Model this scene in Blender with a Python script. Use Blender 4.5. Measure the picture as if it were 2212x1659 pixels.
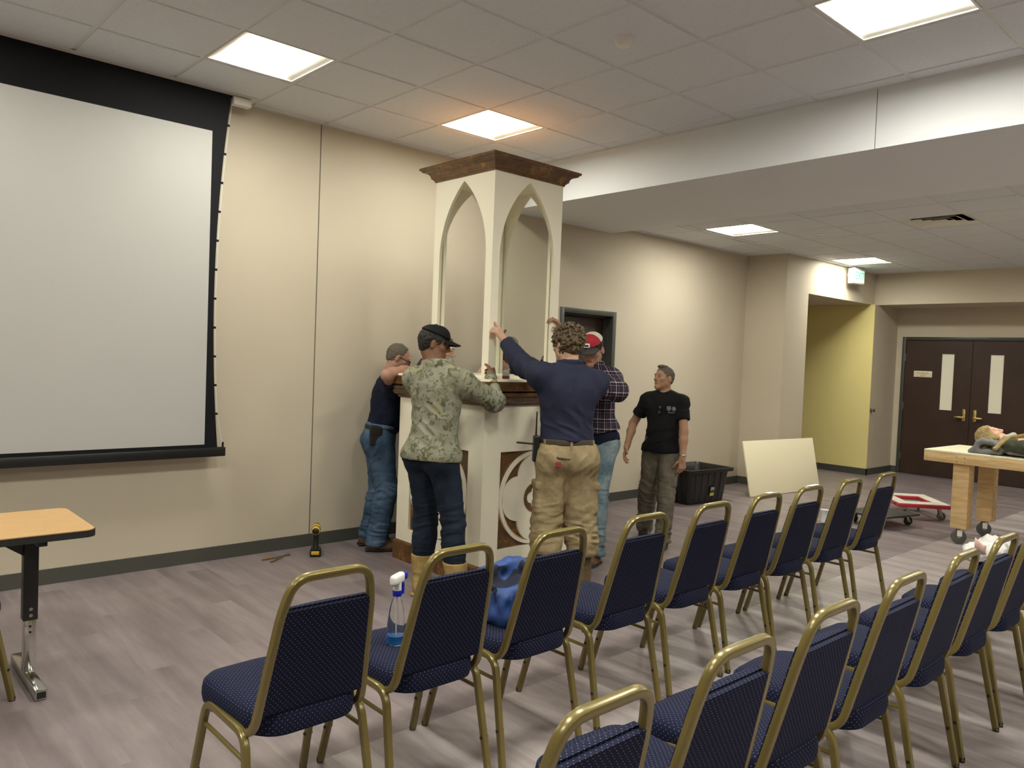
import bpy, bmesh, math, random
import numpy as np
from mathutils import Vector, Matrix

for o in list(bpy.data.objects): bpy.data.objects.remove(o, do_unlink=True)
scn = bpy.context.scene
COL = scn.collection
PI = math.pi
random.seed(7)

# ------------------------------------------------------------------ camera
FPX, YAW, PITCH, ROLL = 1680.05, 0.8289, -0.0339, 0.0392
CAM = (-3.0673, -3.169, 1.5903)
def cam_axes():
    cy, sy, cp, sp = math.cos(YAW), math.sin(YAW), math.cos(PITCH), math.sin(PITCH)
    f = Vector((cy*cp, sy*cp, sp)); r = Vector((sy, -cy, 0)); u = r.cross(f)
    cr, sr = math.cos(ROLL), math.sin(ROLL)
    return cr*r + sr*u, -sr*r + cr*u, f
_r, _u, _f = cam_axes()
cd = bpy.data.cameras.new('camera'); cam = bpy.data.objects.new('camera', cd); COL.objects.link(cam)
cd.sensor_width = 36; cd.sensor_fit = 'HORIZONTAL'; cd.lens = FPX/2212*36; cd.clip_start = .05; cd.clip_end = 100
cam.matrix_world = Matrix(((_r.x, _u.x, -_f.x, CAM[0]), (_r.y, _u.y, -_f.y, CAM[1]), (_r.z, _u.z, -_f.z, CAM[2]), (0, 0, 0, 1)))
scn.camera = cam

# ------------------------------------------------------------------ world, exposure, lamp strength
w = bpy.data.worlds.new('world'); scn.world = w; w.use_nodes = True
w.node_tree.nodes['Background'].inputs[0].default_value = (.5, .47, .42, 1)
w.node_tree.nodes['Background'].inputs[1].default_value = 0.05
scn.view_settings.view_transform = 'Standard'; scn.view_settings.look = 'None'
scn.view_settings.exposure = EXPOSURE = 0.0
scn.view_settings.gamma = 1.0; scn.view_settings.use_curve_mapping = False
LAMP = 48.0                      # radiance of the ceiling troffers' diffusers
LAMP_COL = (1.0, .995, .89)

# ------------------------------------------------------------------ materials
def lin(h):
    if isinstance(h, str):
        h = h.lstrip('#'); c = [int(h[i:i+2], 16)/255 for i in (0, 2, 4)]
    else: c = h
    return tuple(x/12.92 if x <= .04045 else ((x+.055)/1.055)**2.4 for x in c)
class NT:
    def __init__(s, m): s.t = m.node_tree; s.n = s.t.nodes; s.l = s.t.links
    def new(s, typ, **kw):
        n = s.n.new(typ)
        for k, v in kw.items():
            if k.startswith('i_'):
                key = k[2:]; key = int(key) if key.isdigit() else key.replace('_', ' ')
                n.inputs[key].default_value = v
            else: setattr(n, k, v)
        return n
    def link(s, a, b): s.l.new(a, b)
    def math(s, op, a, b=None, c=None):
        n = s.n.new('ShaderNodeMath'); n.operation = op
        for i, v in enumerate((a, b, c)):
            if v is None: continue
            if isinstance(v, (int, float)): n.inputs[i].default_value = v
            else: s.l.new(v, n.inputs[i])
        return n.outputs[0]
    def mix(s, f, a, b):
        n = s.n.new('ShaderNodeMix'); n.data_type = 'RGBA'
        for i, v in ((0, f), (6, a), (7, b)):
            if isinstance(v, (int, float)): n.inputs[i].default_value = v
            elif isinstance(v, tuple): n.inputs[i].default_value = (*v[:3], 1)
            else: s.l.new(v, n.inputs[i])
        return n.outputs[2]
    def ramp(s, fac, stops, interp='LINEAR'):
        n = s.n.new('ShaderNodeValToRGB'); n.color_ramp.interpolation = interp
        e = n.color_ramp.elements
        while len(e) < len(stops): e.new(.5)
        for k, (p, c) in zip(e, stops): k.position = p; k.color = (*c[:3], 1)
        s.l.new(fac, n.inputs[0]); return n.outputs[0]
    def noise(s, scale, detail=3, rough=.5, vec=None, dim='3D'):
        n = s.n.new('ShaderNodeTexNoise'); n.inputs['Scale'].default_value = scale; n.inputs['Detail'].default_value = detail
        n.inputs['Roughness'].default_value = rough
        if vec is not None: s.l.new(vec, n.inputs['Vector'])
        return n.outputs[0]
    def obj(s, scale=(1, 1, 1), rot=(0, 0, 0), out='Object'):
        c = s.n.new('ShaderNodeTexCoord'); m = s.n.new('ShaderNodeMapping')
        m.inputs['Scale'].default_value = scale; m.inputs['Rotation'].default_value = rot
        s.l.new(c.outputs[out], m.inputs[0]); return m.outputs[0]
    def bump(s, h, strength=.3, dist=.002):
        n = s.n.new('ShaderNodeBump'); n.inputs['Strength'].default_value = strength; n.inputs['Distance'].default_value = dist
        s.l.new(h, n.inputs['Height']); return n.outputs[0]
def mat(name, col, rough=.6, metal=0, spec=.5, var=0, vscale=8, bump=0, bscale=200, trans=0, ior=1.45, emit=None, estr=0, sheen=0, coat=0):
    m = bpy.data.materials.new(name); m.use_nodes = True
    b = m.node_tree.nodes['Principled BSDF']; n = NT(m)
    c = lin(col)
    b.inputs['Base Color'].default_value = (*c, 1); b.inputs['Roughness'].default_value = rough
    b.inputs['Metallic'].default_value = metal; b.inputs['Specular IOR Level'].default_value = spec
    if trans: b.inputs['Transmission Weight'].default_value = trans; b.inputs['IOR'].default_value = ior
    if coat: b.inputs['Coat Weight'].default_value = coat
    if sheen: b.inputs['Sheen Weight'].default_value = sheen
    if emit: b.inputs['Emission Color'].default_value = (*lin(emit), 1); b.inputs['Emission Strength'].default_value = estr
    vec = n.obj()
    if var:
        f = n.noise(vscale, 4, .6, vec)
        d = tuple(x*(1-var) for x in c); e = tuple(min(1, x*(1+var)) for x in c)
        n.link(n.ramp(f, [(.3, d), (.7, e)]), b.inputs['Base Color'])
    if bump:
        n.link(n.bump(n.noise(bscale, 3, .6, vec), bump), b.inputs['Normal'])
    return m
def bsdf(m): return m.node_tree.nodes['Principled BSDF']

M = {}
M['wall'] = mat('wall paint warm beige', '#c8bda8', .75, spec=.25, var=.012, vscale=1.5, bump=.06, bscale=260)
M['wall_grey'] = M['wall']
M['yellow'] = mat('wall paint olive yellow', '#eadb94', .7, spec=.25, var=.012, vscale=1.5, bump=.06, bscale=260)
M['beam'] = mat('painted drywall beam', '#e6e7e8', .75, spec=.2, var=.01, vscale=1.2)
M['base'] = mat('grey vinyl baseboard', '#4b4a44', .5, spec=.4)
M['seam'] = mat('panel joint shadow', '#6d6658', .8)
M['grid'] = mat('ceiling grid white metal', '#d8d6d2', .5, spec=.3)
M['white_metal'] = mat('white enamel', '#e6e2d8', .35, spec=.5)
M['lamp'] = mat('lit diffuser', '#ffffff', .5, emit='#ffffff', estr=LAMP)
bsdf(M['lamp']).inputs['Emission Color'].default_value = (*LAMP_COL, 1)
M['lamp_far'] = mat('lit diffuser of the lower ceiling', '#ffffff', .5, emit='#ffffff', estr=LAMP*1.3)
bsdf(M['lamp_far']).inputs['Emission Color'].default_value = (*LAMP_COL, 1)
M['lamp_dim'] = mat('dimmer lit diffuser', '#ffffff', .5, emit='#ffffff', estr=LAMP*.6)
bsdf(M['lamp_dim']).inputs['Emission Color'].default_value = (*LAMP_COL, 1)
M['lamp_front'] = mat('lit diffuser over the seats', '#ffffff', .5, emit='#ffffff', estr=LAMP*1.45)
bsdf(M['lamp_front']).inputs['Emission Color'].default_value = (*LAMP_COL, 1)
M['screen'] = mat('screen fabric white', '#b8b6b2', .8, spec=.1)
M['black_cloth'] = mat('screen black border', '#17171a', .7, spec=.15)
M['black_metal'] = mat('black metal', '#141413', .4, spec=.5)
M['chrome'] = mat('chrome', '#c8c6c2', .12, metal=1)
M['steel'] = mat('brushed steel', '#a9a59c', .3, metal=1)
M['brass'] = mat('brass', '#ead08a', .3, metal=1)
M['door'] = mat('dark walnut door', '#3c2b22', .45, spec=.4, var=.12, vscale=3)
M['door_frame'] = mat('dark grey painted steel frame', '#45463f', .4, spec=.45)
M['gold'] = mat('gold brown powder coat', '#786a3a', .27, metal=.22, spec=.6)
M['bumper'] = mat('black rubber', '#171614', .6)
M['laminate'] = mat('maple laminate', '#c9a06a', .35, spec=.45, var=.05, vscale=14)
M['cream'] = mat('cream lacquer', '#f7f0da', .3, spec=.5)
M['ply'] = mat('white painted board', '#f6ecca', .5, spec=.3)
M['black_plastic'] = mat('black plastic', '#131312', .38, spec=.5)
M['white_plastic'] = mat('white plastic', '#eceae4', .4)
M['blue_plastic'] = mat('blue plastic', '#1a22a8', .35)
M['red'] = mat('red paint', '#b5313c', .5)
M['yellow_tool'] = mat('yellow tool plastic', '#dcae2a', .4)
M['paper'] = mat('white paper', '#efece6', .8)
M['hub'] = mat('grey rubber wheel', '#5a5a55', .6)
def thin_glass(name):
    m = bpy.data.materials.new(name); m.use_nodes = True; n = NT(m); n.n.remove(bsdf(m))
    t = n.new('ShaderNodeBsdfTransparent'); t.inputs[0].default_value = (.97, .98, .96, 1); g = n.new('ShaderNodeBsdfGlossy'); g.inputs['Roughness'].default_value = .01
    f = n.new('ShaderNodeFresnel'); f.inputs[0].default_value = 1.5; x = n.new('ShaderNodeMixShader')
    gm = n.new('ShaderNodeNewGeometry'); n.link(n.math('MULTIPLY', f.outputs[0], n.math('SUBTRACT', 1, gm.outputs['Backfacing'])), x.inputs[0]); n.link(t.outputs[0], x.inputs[1]); n.link(g.outputs[0], x.inputs[2]); n.link(x.outputs[0], n.n['Material Output'].inputs[0]); return m
def clear(name, col, rough=0.0, ior=1.45):
    m = mat(name, col, rough, trans=1, ior=ior); return m
M['glass'] = thin_glass('pane glass')
M['pane_glow'] = mat('door pane glowing in place of the lit hallway', '#c9c3ae', .25, spec=.5, emit='#cfc6ab', estr=.32)  # emission in the pane stands in for light from the unmodelled hallway
M['clear_plastic'] = clear('clear bottle plastic', '#f2f4f4', .03, 1.2)
M['liquid'] = mat('blue liquid', '#3f8fd8', .05, trans=.6, ior=1.33)

def mk_fabric():
    m = mat('navy chair fabric with light pin dots', '#12152a', .85, spec=.2)
    n = NT(m); b = bsdf(m)
    uv = n.new('ShaderNodeTexCoord').outputs['UV']
    sx = n.new('ShaderNodeSeparateXYZ'); n.link(uv, sx.inputs[0])
    S = .0185
    u = n.math('DIVIDE', sx.outputs[0], S*.9); v = n.math('DIVIDE', sx.outputs[1], S)
    def lat(ou, ov):
        a = n.math('SUBTRACT', n.math('FRACT', n.math('ADD', u, ou)), .5); c = n.math('SUBTRACT', n.math('FRACT', n.math('ADD', v, ov)), .5)
        a = n.math('MULTIPLY', a, .9)
        return n.math('LESS_THAN', n.math('SQRT', n.math('ADD', n.math('MULTIPLY', a, a), n.math('MULTIPLY', c, c))), .070)
    f = n.math('MAXIMUM', lat(0, 0), lat(.5, .5))
    base = n.ramp(n.noise(420, 2, .6, n.obj()), [(.35, lin('#0e1126')), (.65, lin('#1b1f3b'))])
    n.link(n.mix(f, base, lin('#86889c')), b.inputs['Base Color'])
    n.link(n.bump(n.noise(600, 2, .6, n.obj()), .25, .001), b.inputs['Normal'])
    return m
M['fabric'] = mk_fabric()

def mk_floor():
    m = mat('grey vinyl plank floor', '#8a7d72', .33, spec=.45)
    n = NT(m); b = bsdf(m)
    g = n.new('ShaderNodeNewGeometry'); s = n.new('ShaderNodeSeparateXYZ'); n.link(g.outputs['Position'], s.inputs[0])
    X, Y = s.outputs[0], s.outputs[1]
    px = n.math('DIVIDE', X, .152)
    ix = n.math('FLOOR', px)
    off = n.math('MULTIPLY', n.math('FRACT', n.math('MULTIPLY', n.math('SINE', n.math('MULTIPLY', ix, 12.9898)), 43758.55)), 1.0)
    zone = n.math('LESS_THAN', Y, -.515)
    # boards run along Y, courses meet on the joint line at y = -0.515
    py = n.math('ADD', n.math('DIVIDE', n.math('ADD', Y, .515), .95), n.math('MULTIPLY', off, n.math('SUBTRACT', 1, zone)))
    iy = n.math('FLOOR', py)
    cid = n.new('ShaderNodeCombineXYZ'); n.link(ix, cid.inputs[0]); n.link(iy, cid.inputs[1])
    wn = n.new('ShaderNodeTexWhiteNoise'); wn.noise_dimensions = '3D'; n.link(cid.outputs[0], wn.inputs[0])
    gv = n.new('ShaderNodeCombineXYZ'); n.link(n.math('MULTIPLY', X, 10), gv.inputs[0]); n.link(n.math('MULTIPLY', Y, 1.1), gv.inputs[1]); n.link(n.math('MULTIPLY', wn.outputs[0], 9), gv.inputs[2])
    grain = n.noise(1.0, 5, .62, gv.outputs[0])
    blotch = n.noise(3.2, 5, .65, g.outputs['Position'])
    fine = n.noise(60, 3, .6, gv.outputs[0])
    dark = n.ramp(grain, [(.28, lin('#72686a')), (.5, lin('#867b7c')), (.72, lin('#988d8d'))])
    light = n.ramp(grain, [(.25, lin('#81777a')), (.5, lin('#a49a99')), (.75, lin('#bfb6b3'))])
    c = n.mix(zone, dark, light)
    c = n.mix(n.math('MULTIPLY', n.math('SUBTRACT', wn.outputs[0], .5), .0), c, c)
    tint = n.ramp(wn.outputs[0], [(0, (.86, .84, .83)), (1, (1.08, 1.08, 1.08))])
    mm = n.new('ShaderNodeMix'); mm.data_type = 'RGBA'; mm.blend_type = 'MULTIPLY'; mm.inputs[0].default_value = 1
    n.link(c, mm.inputs[6]); n.link(tint, mm.inputs[7])
    m2 = n.new('ShaderNodeMix'); m2.data_type = 'RGBA'; m2.blend_type = 'MULTIPLY'; m2.inputs[0].default_value = 1
    n.link(mm.outputs[2], m2.inputs[6]); n.link(n.ramp(blotch, [(.3, (.9, .88, .88)), (.7, (1.06, 1.06, 1.05))]), m2.inputs[7])
    speck = n.noise(23, 6, .75, g.outputs['Position'])
    c3 = n.mix(n.ramp(speck, [(.66, (0, 0, 0)), (.76, (.45, .45, .45))]), m2.outputs[2], lin('#5c5148'))
    n.link(c3, b.inputs['Base Color'])
    n.link(n.ramp(fine, [(.3, (.30, .30, .30)), (.7, (.42, .42, .42))]), b.inputs['Roughness'])
    n.link(n.bump(fine, .12, .001), b.inputs['Normal'])
    return m
M['floor'] = mk_floor()

def mk_tile():
    m = mat('mineral fibre ceiling tile', '#b0aa9d', .9, spec=.1)
    n = NT(m); b = bsdf(m)
    g = n.new('ShaderNodeNewGeometry').outputs['Position']
    a = n.noise(140, 3, .7, g); v = n.noise(38, 2, .5, g)
    c = n.ramp(a, [(.28, lin('#b4b6b8')), (.40, lin('#dadce0')), (.7, lin('#dfe1e4'))])
    n.link(c, b.inputs['Base Color']); n.link(n.bump(v, .15, .001), b.inputs['Normal'])
    return m
M['tile'] = mk_tile()

def mk_burl(name, lo, hi, sc=9):
    m = mat(name, lo, .32, spec=.5, coat=.2)
    n = NT(m); b = bsdf(m); v = n.obj()
    f = n.noise(sc, 6, .7, v); f2 = n.noise(sc*5, 4, .6, v)
    c = n.ramp(n.math('ADD', n.math('MULTIPLY', f, .75), n.math('MULTIPLY', f2, .25)), [(.36, lin(lo)), (.55, lin('#6b4822')), (.68, lin(hi))])
    n.link(c, b.inputs['Base Color']); return m
M['burl'] = mk_burl('stained burl wood', '#4a3017', '#a87c40')
M['burl_dark'] = mk_burl('dark stained moulding', '#33200f', '#7d5729', 14)
def mk_pine():
    m = mat('pale pine and plywood', '#dcbb85', .55, spec=.3)
    n = NT(m); b = bsdf(m)
    f = n.noise(6, 5, .6, n.obj((6, .6, 6))); 
    n.link(n.ramp(f, [(.3, lin('#c79f68')), (.6, lin('#e2c592'))]), b.inputs['Base Color']); return m
M['pine'] = mk_pine()

# ------------------------------------------------------------------ mesh helpers
def tag(o, label=None, cat=None, group=None, kind=None):
    if label: o['label'] = label
    if cat: o['category'] = cat
    if group: o['group'] = group
    if kind: o['kind'] = kind
    return o
def empty(name, loc=(0, 0, 0), rz=0, label=None, cat=None, group=None):
    o = bpy.data.objects.new(name, None); COL.objects.link(o); o.location = loc; o.rotation_euler = (0, 0, rz)
    o.empty_display_size = .1
    return tag(o, label, cat, group)
class MB:
    def __init__(s): s.v = []; s.f = []; s.mi = []; s.sm = []
    def add(s, vs, fs, mi=0, smooth=False):
        k = len(s.v); s.v += [tuple(p) for p in vs]
        for f in fs: s.f.append([i+k for i in f]); s.mi.append(mi); s.sm.append(smooth)
        return s
    def box(s, lo, hi, mi=0, bevel=0, mtx=None, seg=2):
        bm = bmesh.new(); bmesh.ops.create_cube(bm, size=1)
        c = [(a+b)/2 for a, b in zip(lo, hi)]; d = [b-a for a, b in zip(lo, hi)]
        for v in bm.verts: v.co = Vector((c[i]+v.co[i]*d[i] for i in range(3)))
        if bevel: bmesh.ops.bevel(bm, geom=list(bm.edges), offset=min(bevel, min(d)*.49), segments=seg, affect='EDGES', profile=.5)
        if mtx is not None: bmesh.ops.transform(bm, matrix=mtx, verts=bm.verts)
        s.frombm(bm, mi, bool(bevel)); bm.free(); return s
    def frombm(s, bm, mi=0, smooth=False):
        bm.verts.index_update()
        s.add([v.co[:] for v in bm.verts], [[v.index for v in f.verts] for f in bm.faces], mi, smooth)
    def cyl(s, a, b, r, r2=None, n=16, mi=0, cap=True, smooth=True):
        a, b = Vector(a), Vector(b); d = (b-a).normalized(); r2 = r if r2 is None else r2
        x = d.orthogonal().normalized(); y = d.cross(x)
        vs = [a+(x*math.cos(2*PI*i/n)+y*math.sin(2*PI*i/n))*r for i in range(n)]+[b+(x*math.cos(2*PI*i/n)+y*math.sin(2*PI*i/n))*r2 for i in range(n)]
        s.add(vs, [[i, (i+1) % n, n+(i+1) % n, n+i] for i in range(n)], mi, smooth)
        if cap: s.add(vs, [list(range(n-1, -1, -1)), list(range(n, 2*n))], mi, False)
        return s
    def lathe(s, prof, c=(0, 0, 0), n=24, mi=0, axis='z', smooth=True):
        vs = []; c = Vector(c)
        for r, h in prof:
            for i in range(n):
                a = 2*PI*i/n
                p = (r*math.cos(a), r*math.sin(a), h) if axis == 'z' else ((h, r*math.cos(a), r*math.sin(a)) if axis == 'x' else (r*math.sin(a), h, r*math.cos(a)))
                vs.append(c+Vector(p))
        fs = []
        for j in range(len(prof)-1):
            for i in range(n): fs.append([j*n+i, j*n+(i+1) % n, (j+1)*n+(i+1) % n, (j+1)*n+i])
        s.add(vs, fs, mi, smooth)
        if prof[0][0] > 1e-6: s.add(vs[:n], [list(range(n-1, -1, -1))], mi)
        if prof[-1][0] > 1e-6: s.add(vs[-n:], [list(range(n))], mi)
        return s
    def sweep(s, pts, prof, up=(0, 0, 1), closed=False, mi=0, smooth=True, cap=True, scale=None):
        pts = [Vector(p) for p in pts]; n = len(pts); m = len(prof); up = Vector(up); vs = []
        for i, p in enumerate(pts):
            if closed: t = pts[(i+1) % n]-pts[i-1]
            else: t = pts[min(i+1, n-1)]-pts[max(i-1, 0)]
            t.normalize(); u = up-t*up.dot(t)
            if u.length < 1e-4: u = t.orthogonal()
            u.normalize(); b = t.cross(u)
            k = 1 if scale is None else scale[i]
            for (x, y) in prof: vs.append(p+b*x*k+u*y*k)
        fs = []
        for i in range(n if closed else n-1):
            j = (i+1) % n
            for k in range(m): fs.append([i*m+k, i*m+(k+1) % m, j*m+(k+1) % m, j*m+k])
        s.add(vs, fs, mi, smooth)
        if cap and not closed: s.add(vs, [list(range(m-1, -1, -1)), [(n-1)*m+k for k in range(m)]], mi)
        return s
    def prism(s, poly, z0, z1, mi=0, mtx=None, smooth=False):
        n = len(poly); vs = [Vector((x, y, z0)) for x, y in poly]+[Vector((x, y, z1)) for x, y in poly]
        if mtx is not None: vs = [mtx @ v for v in vs]
        s.add(vs, [[i, (i+1) % n, n+(i+1) % n, n+i] for i in range(n)], mi, smooth)
        s.add(vs, [list(range(n-1, -1, -1)), list(range(n, 2*n))], mi); return s
    def build(s, name, m, parent=None, uv=False, autosmooth=True):
        me = bpy.data.meshes.new(name); me.from_pydata([tuple(p) for p in s.v], [], s.f)
        for mm in (m if isinstance(m, (list, tuple)) else [m]): me.materials.append(mm)
        me.polygons.foreach_set('material_index', s.mi); me.polygons.foreach_set('use_smooth', s.sm); 
        if uv: boxuv(me)
        me.update(); me.validate()
        bm = bmesh.new(); bm.from_mesh(me); bmesh.ops.recalc_face_normals(bm, faces=bm.faces); bm.to_mesh(me); bm.free()
        if any(s.sm): me.set_sharp_from_angle(angle=.7)
        o = bpy.data.objects.new(name, me); COL.objects.link(o)
        if parent: o.parent = parent
        return o
def boxuv(me):
    uv = me.uv_layers.new(name='UVMap')
    for p in me.polygons:
        nn = p.normal; a = [abs(x) for x in nn]; k = a.index(max(a))
        for li in p.loop_indices:
            c = me.vertices[me.loops[li].vertex_index].co
            uv.data[li].uv = ((c.y, c.z), (c.x, c.z), (c.x, c.y))[k]
def rrect(w, h, r, n=4):
    out = []
    for cx, cy, a0 in ((w-r, h-r, 0), (-w+r, h-r, PI/2), (-w+r, -h+r, PI), (w-r, -h+r, 1.5*PI)):
        for i in range(n+1): a = a0+PI/2*i/n; out.append((cx+r*math.cos(a), cy+r*math.sin(a)))
    return out
def circ(r, n=10): return [(r*math.cos(2*PI*i/n), r*math.sin(2*PI*i/n)) for i in range(n)]
def fillet(pts, r, n=6):
    """round the corners of a polyline"""
    pts = [Vector(p) for p in pts]; out = [pts[0]]
    for a, b, c in zip(pts, pts[1:], pts[2:]):
        u = (a-b).normalized(); v = (c-b).normalized(); d = min(r, (a-b).length*.49, (c-b).length*.49)
        p0, p2 = b+u*d, b+v*d
        for i in range(n+1):
            t = i/n; out.append((1-t)**2*p0+2*t*(1-t)*b+t*t*p2)
    out.append(pts[-1]); return out
def structure(o): o['kind'] = 'structure'; return o
def copy_tree(o, parent=None):
    c = o.copy(); COL.objects.link(c)
    if parent: c.parent = parent; c.matrix_parent_inverse = o.matrix_parent_inverse.copy()
    for ch in list(o.children): copy_tree(ch, c)
    return c
# ------------------------------------------------------------------ room shell
T = .6096
YW, ZC, ZF, XB0, XB1, ZB = 2.53, 3.3956, 3.098, 1.976, 3.56, 3.01
XP, YP = 6.40, 1.95            # pilaster
XH, XD = 9.12, 9.90            # header over the entrance recess, double doors
XL, YB = -7.6, -7.6            # walls behind the camera
ZA = 2.615
def wallbox(name, boxes, m):
    mb = MB()
    for lo, hi in boxes: mb.box(lo, hi)
    return structure(mb.build(name, m))
structure(MB().box((XL-.2, YB-.2, -.1), (XD+1.6, 4.2, 0)).build('floor', M['floor']))
D0, D1, DH = 2.80, 3.70, 2.145
wallbox('wall_front', [((XL, YW, 0), (D0, YW+.2, ZC+.2)), ((D0, YW, DH), (D1, YW+.2, ZC+.2)), ((D1, YW, 0), (XP, YW+.2, ZC+.2)), ((D0-.05, YW+.2, 0), (D1+.05, YW+.25, DH+.1))], M['wall'])
wallbox('wall_pilaster', [((XP, YP, 0), (7.01, YW+.2, ZC+.2)), ((7.01, YP, ZA), (XH, YP+.2, ZC+.2))], M['wall'])
wallbox('wall_alcove', [((6.85, YP+.2, 0), (7.01, 4.0, ZA+.1)), ((6.85, 4.0, 0), (9.2, 4.15, ZA+.1)), ((7.01, YP+.2, ZA), (9.2, 4.0, ZA+.1))], M['wall'])
wallbox('wall_accent', [((9.0, YP-.06, 0), (9.02, 4.0, ZA))], M['yellow'])
wallbox('wall_return', [((9.02, YP-.06, 0), (XD+.2, 2.3, ZA))], M['wall'])
wallbox('wall_header', [((XH, YB, ZA), (XD+.2, YP, ZC+.2))], M['wall'])
wallbox('wall_right', [((XD, 1.80, 0), (XD+.2, YP, ZA)), ((XD, -.22, DH+.02), (XD+.2, 1.80, ZA)), ((XD, YB, 0), (XD+.2, -.22, ZA))], M['wall'])
wallbox('wall_left', [((XL-.2, YB, 0), (XL, YW+.2, ZC+.2))], M['wall'])
wallbox('wall_back', [((XL, YB-.2, 0), (XD+.2, YB, ZC+.2))], M['wall'])
wallbox('beam', [((XB0, YB, ZB), (XB1, YW, ZC+.3))], M['beam'])
wallbox('trim_1', [((-.016, YW-.002, .1), (-.008, YW+.02, ZC))], M['seam'])
wallbox('trim_2', [((XB0-.0012, -1.0, ZB), (XB0+.02, -.996, ZC))], M['seam'])
bh = .10
def base(name, boxes): wallbox(name, boxes, M['base'])
base('baseboard_front', [((XL, YW-.012, 0), (D0, YW, bh)), ((D1, YW-.012, 0), (XP, YW, bh))])
base('baseboard_pilaster', [((XP-.012, YP-.012, 0), (XP, YW, bh)), ((XP-.012, YP-.012, 0), (7.01, YP, bh))])
base('baseboard_alcove', [((8.988, YP-.072, 0), (9.0, 4.0, bh)), ((8.988, YP-.072, 0), (XD, YP-.06, bh))])
base('baseboard_right', [((XD-.012, 1.80, 0), (XD, YP-.06, bh)), ((XD-.012, YB, 0), (XD, -.22, bh))])

def ceiling(name, x0, x1, y0, y1, z, ox, oy, lights):
    """suspended grid with tegular tiles; light cells stay open"""
    mb = MB(); i0, i1 = math.floor((x0-ox)/T), math.ceil((x1-ox)/T); j0, j1 = math.floor((y0-oy)/T), math.ceil((y1-oy)/T)
    g, dz = .0115, .007
    for i in range(i0, i1):
        for j in range(j0, j1):
            ax, bx = max(x0, ox+i*T), min(x1, ox+(i+1)*T); ay, by = max(y0, oy+j*T), min(y1, oy+(j+1)*T)
            if bx-ax < .01 or by-ay < .01: continue
            if (i, j) in lights:
                for lo, hi in (((ax, ay), (bx, ay+g)), ((ax, by-g), (bx, by)), ((ax, ay+g), (ax+g, by-g)), ((bx-g, ay+g), (bx, by-g))):
                    mb.add([(lo[0], lo[1], z), (hi[0], lo[1], z), (hi[0], hi[1], z), (lo[0], hi[1], z)], [[0, 3, 2, 1]], 1)
                continue
            mb.add([(ax, ay, z), (bx, ay, z), (bx, by, z), (ax, by, z)], [[0, 3, 2, 1]], 1)
            a, b, c, d = ax+g, bx-g, ay+g, by-g
            if b-a < .02 or d-c < .02: continue
            e = .004
            mb.add([(a, c, z), (b, c, z), (b, d, z), (a, d, z), (a+e, c+e, z-dz), (b-e, c+e, z-dz), (b-e, d-e, z-dz), (a+e, d-e, z-dz)],
                   [[0, 4, 5, 1], [1, 5, 6, 2], [2, 6, 7, 3], [3, 7, 4, 0], [4, 7, 6, 5]], 0)
    # wall angle
    for lo, hi in (((x0, y1-.02, z-.012), (x1, y1, z-.001)), ((x1-.02, y0, z-.012), (x1, y1, z-.001))): mb.box(lo, hi, 1)
    me = bpy.data.meshes.new(name); me.from_pydata(mb.v, [], mb.f)
    me.materials.append(M['tile']); me.materials.append(M['grid']); me.polygons.foreach_set('material_index', mb.mi); me.update()
    o = bpy.data.objects.new(name, me); COL.objects.link(o); return structure(o)
NEAR = [(-2, 2), (1, 2), (1, -3), (-2, -3), (-5, -3), (-5, 2), (-2, -8), (1, -8), (-8, -3), (-8, 2)]
FAR = [(0, 2), (5, 2), (0, -3), (5, -3), (0, -8)]
ceiling('ceiling', XL, XB0, YB, YW, ZC, 0, 0, set(NEAR))
FX, FY = 4.308, .0178
ceiling('ceiling_far', XB1, XH, YB, YP, ZF, FX, FY, set(FAR) | {(1, -1)})
ceiling('ceiling_corner', XB1, XP, YP, YW, ZF, FX, FY, set())
# plenum lids so the light wells stay closed
wallbox('trim_3', [((XL, YB, ZC+.16), (XB0, YW, ZC+.2)), ((XB1, YB, ZF+.16), (XH+.2, YW, ZF+.2))], M['white_metal'])

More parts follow.
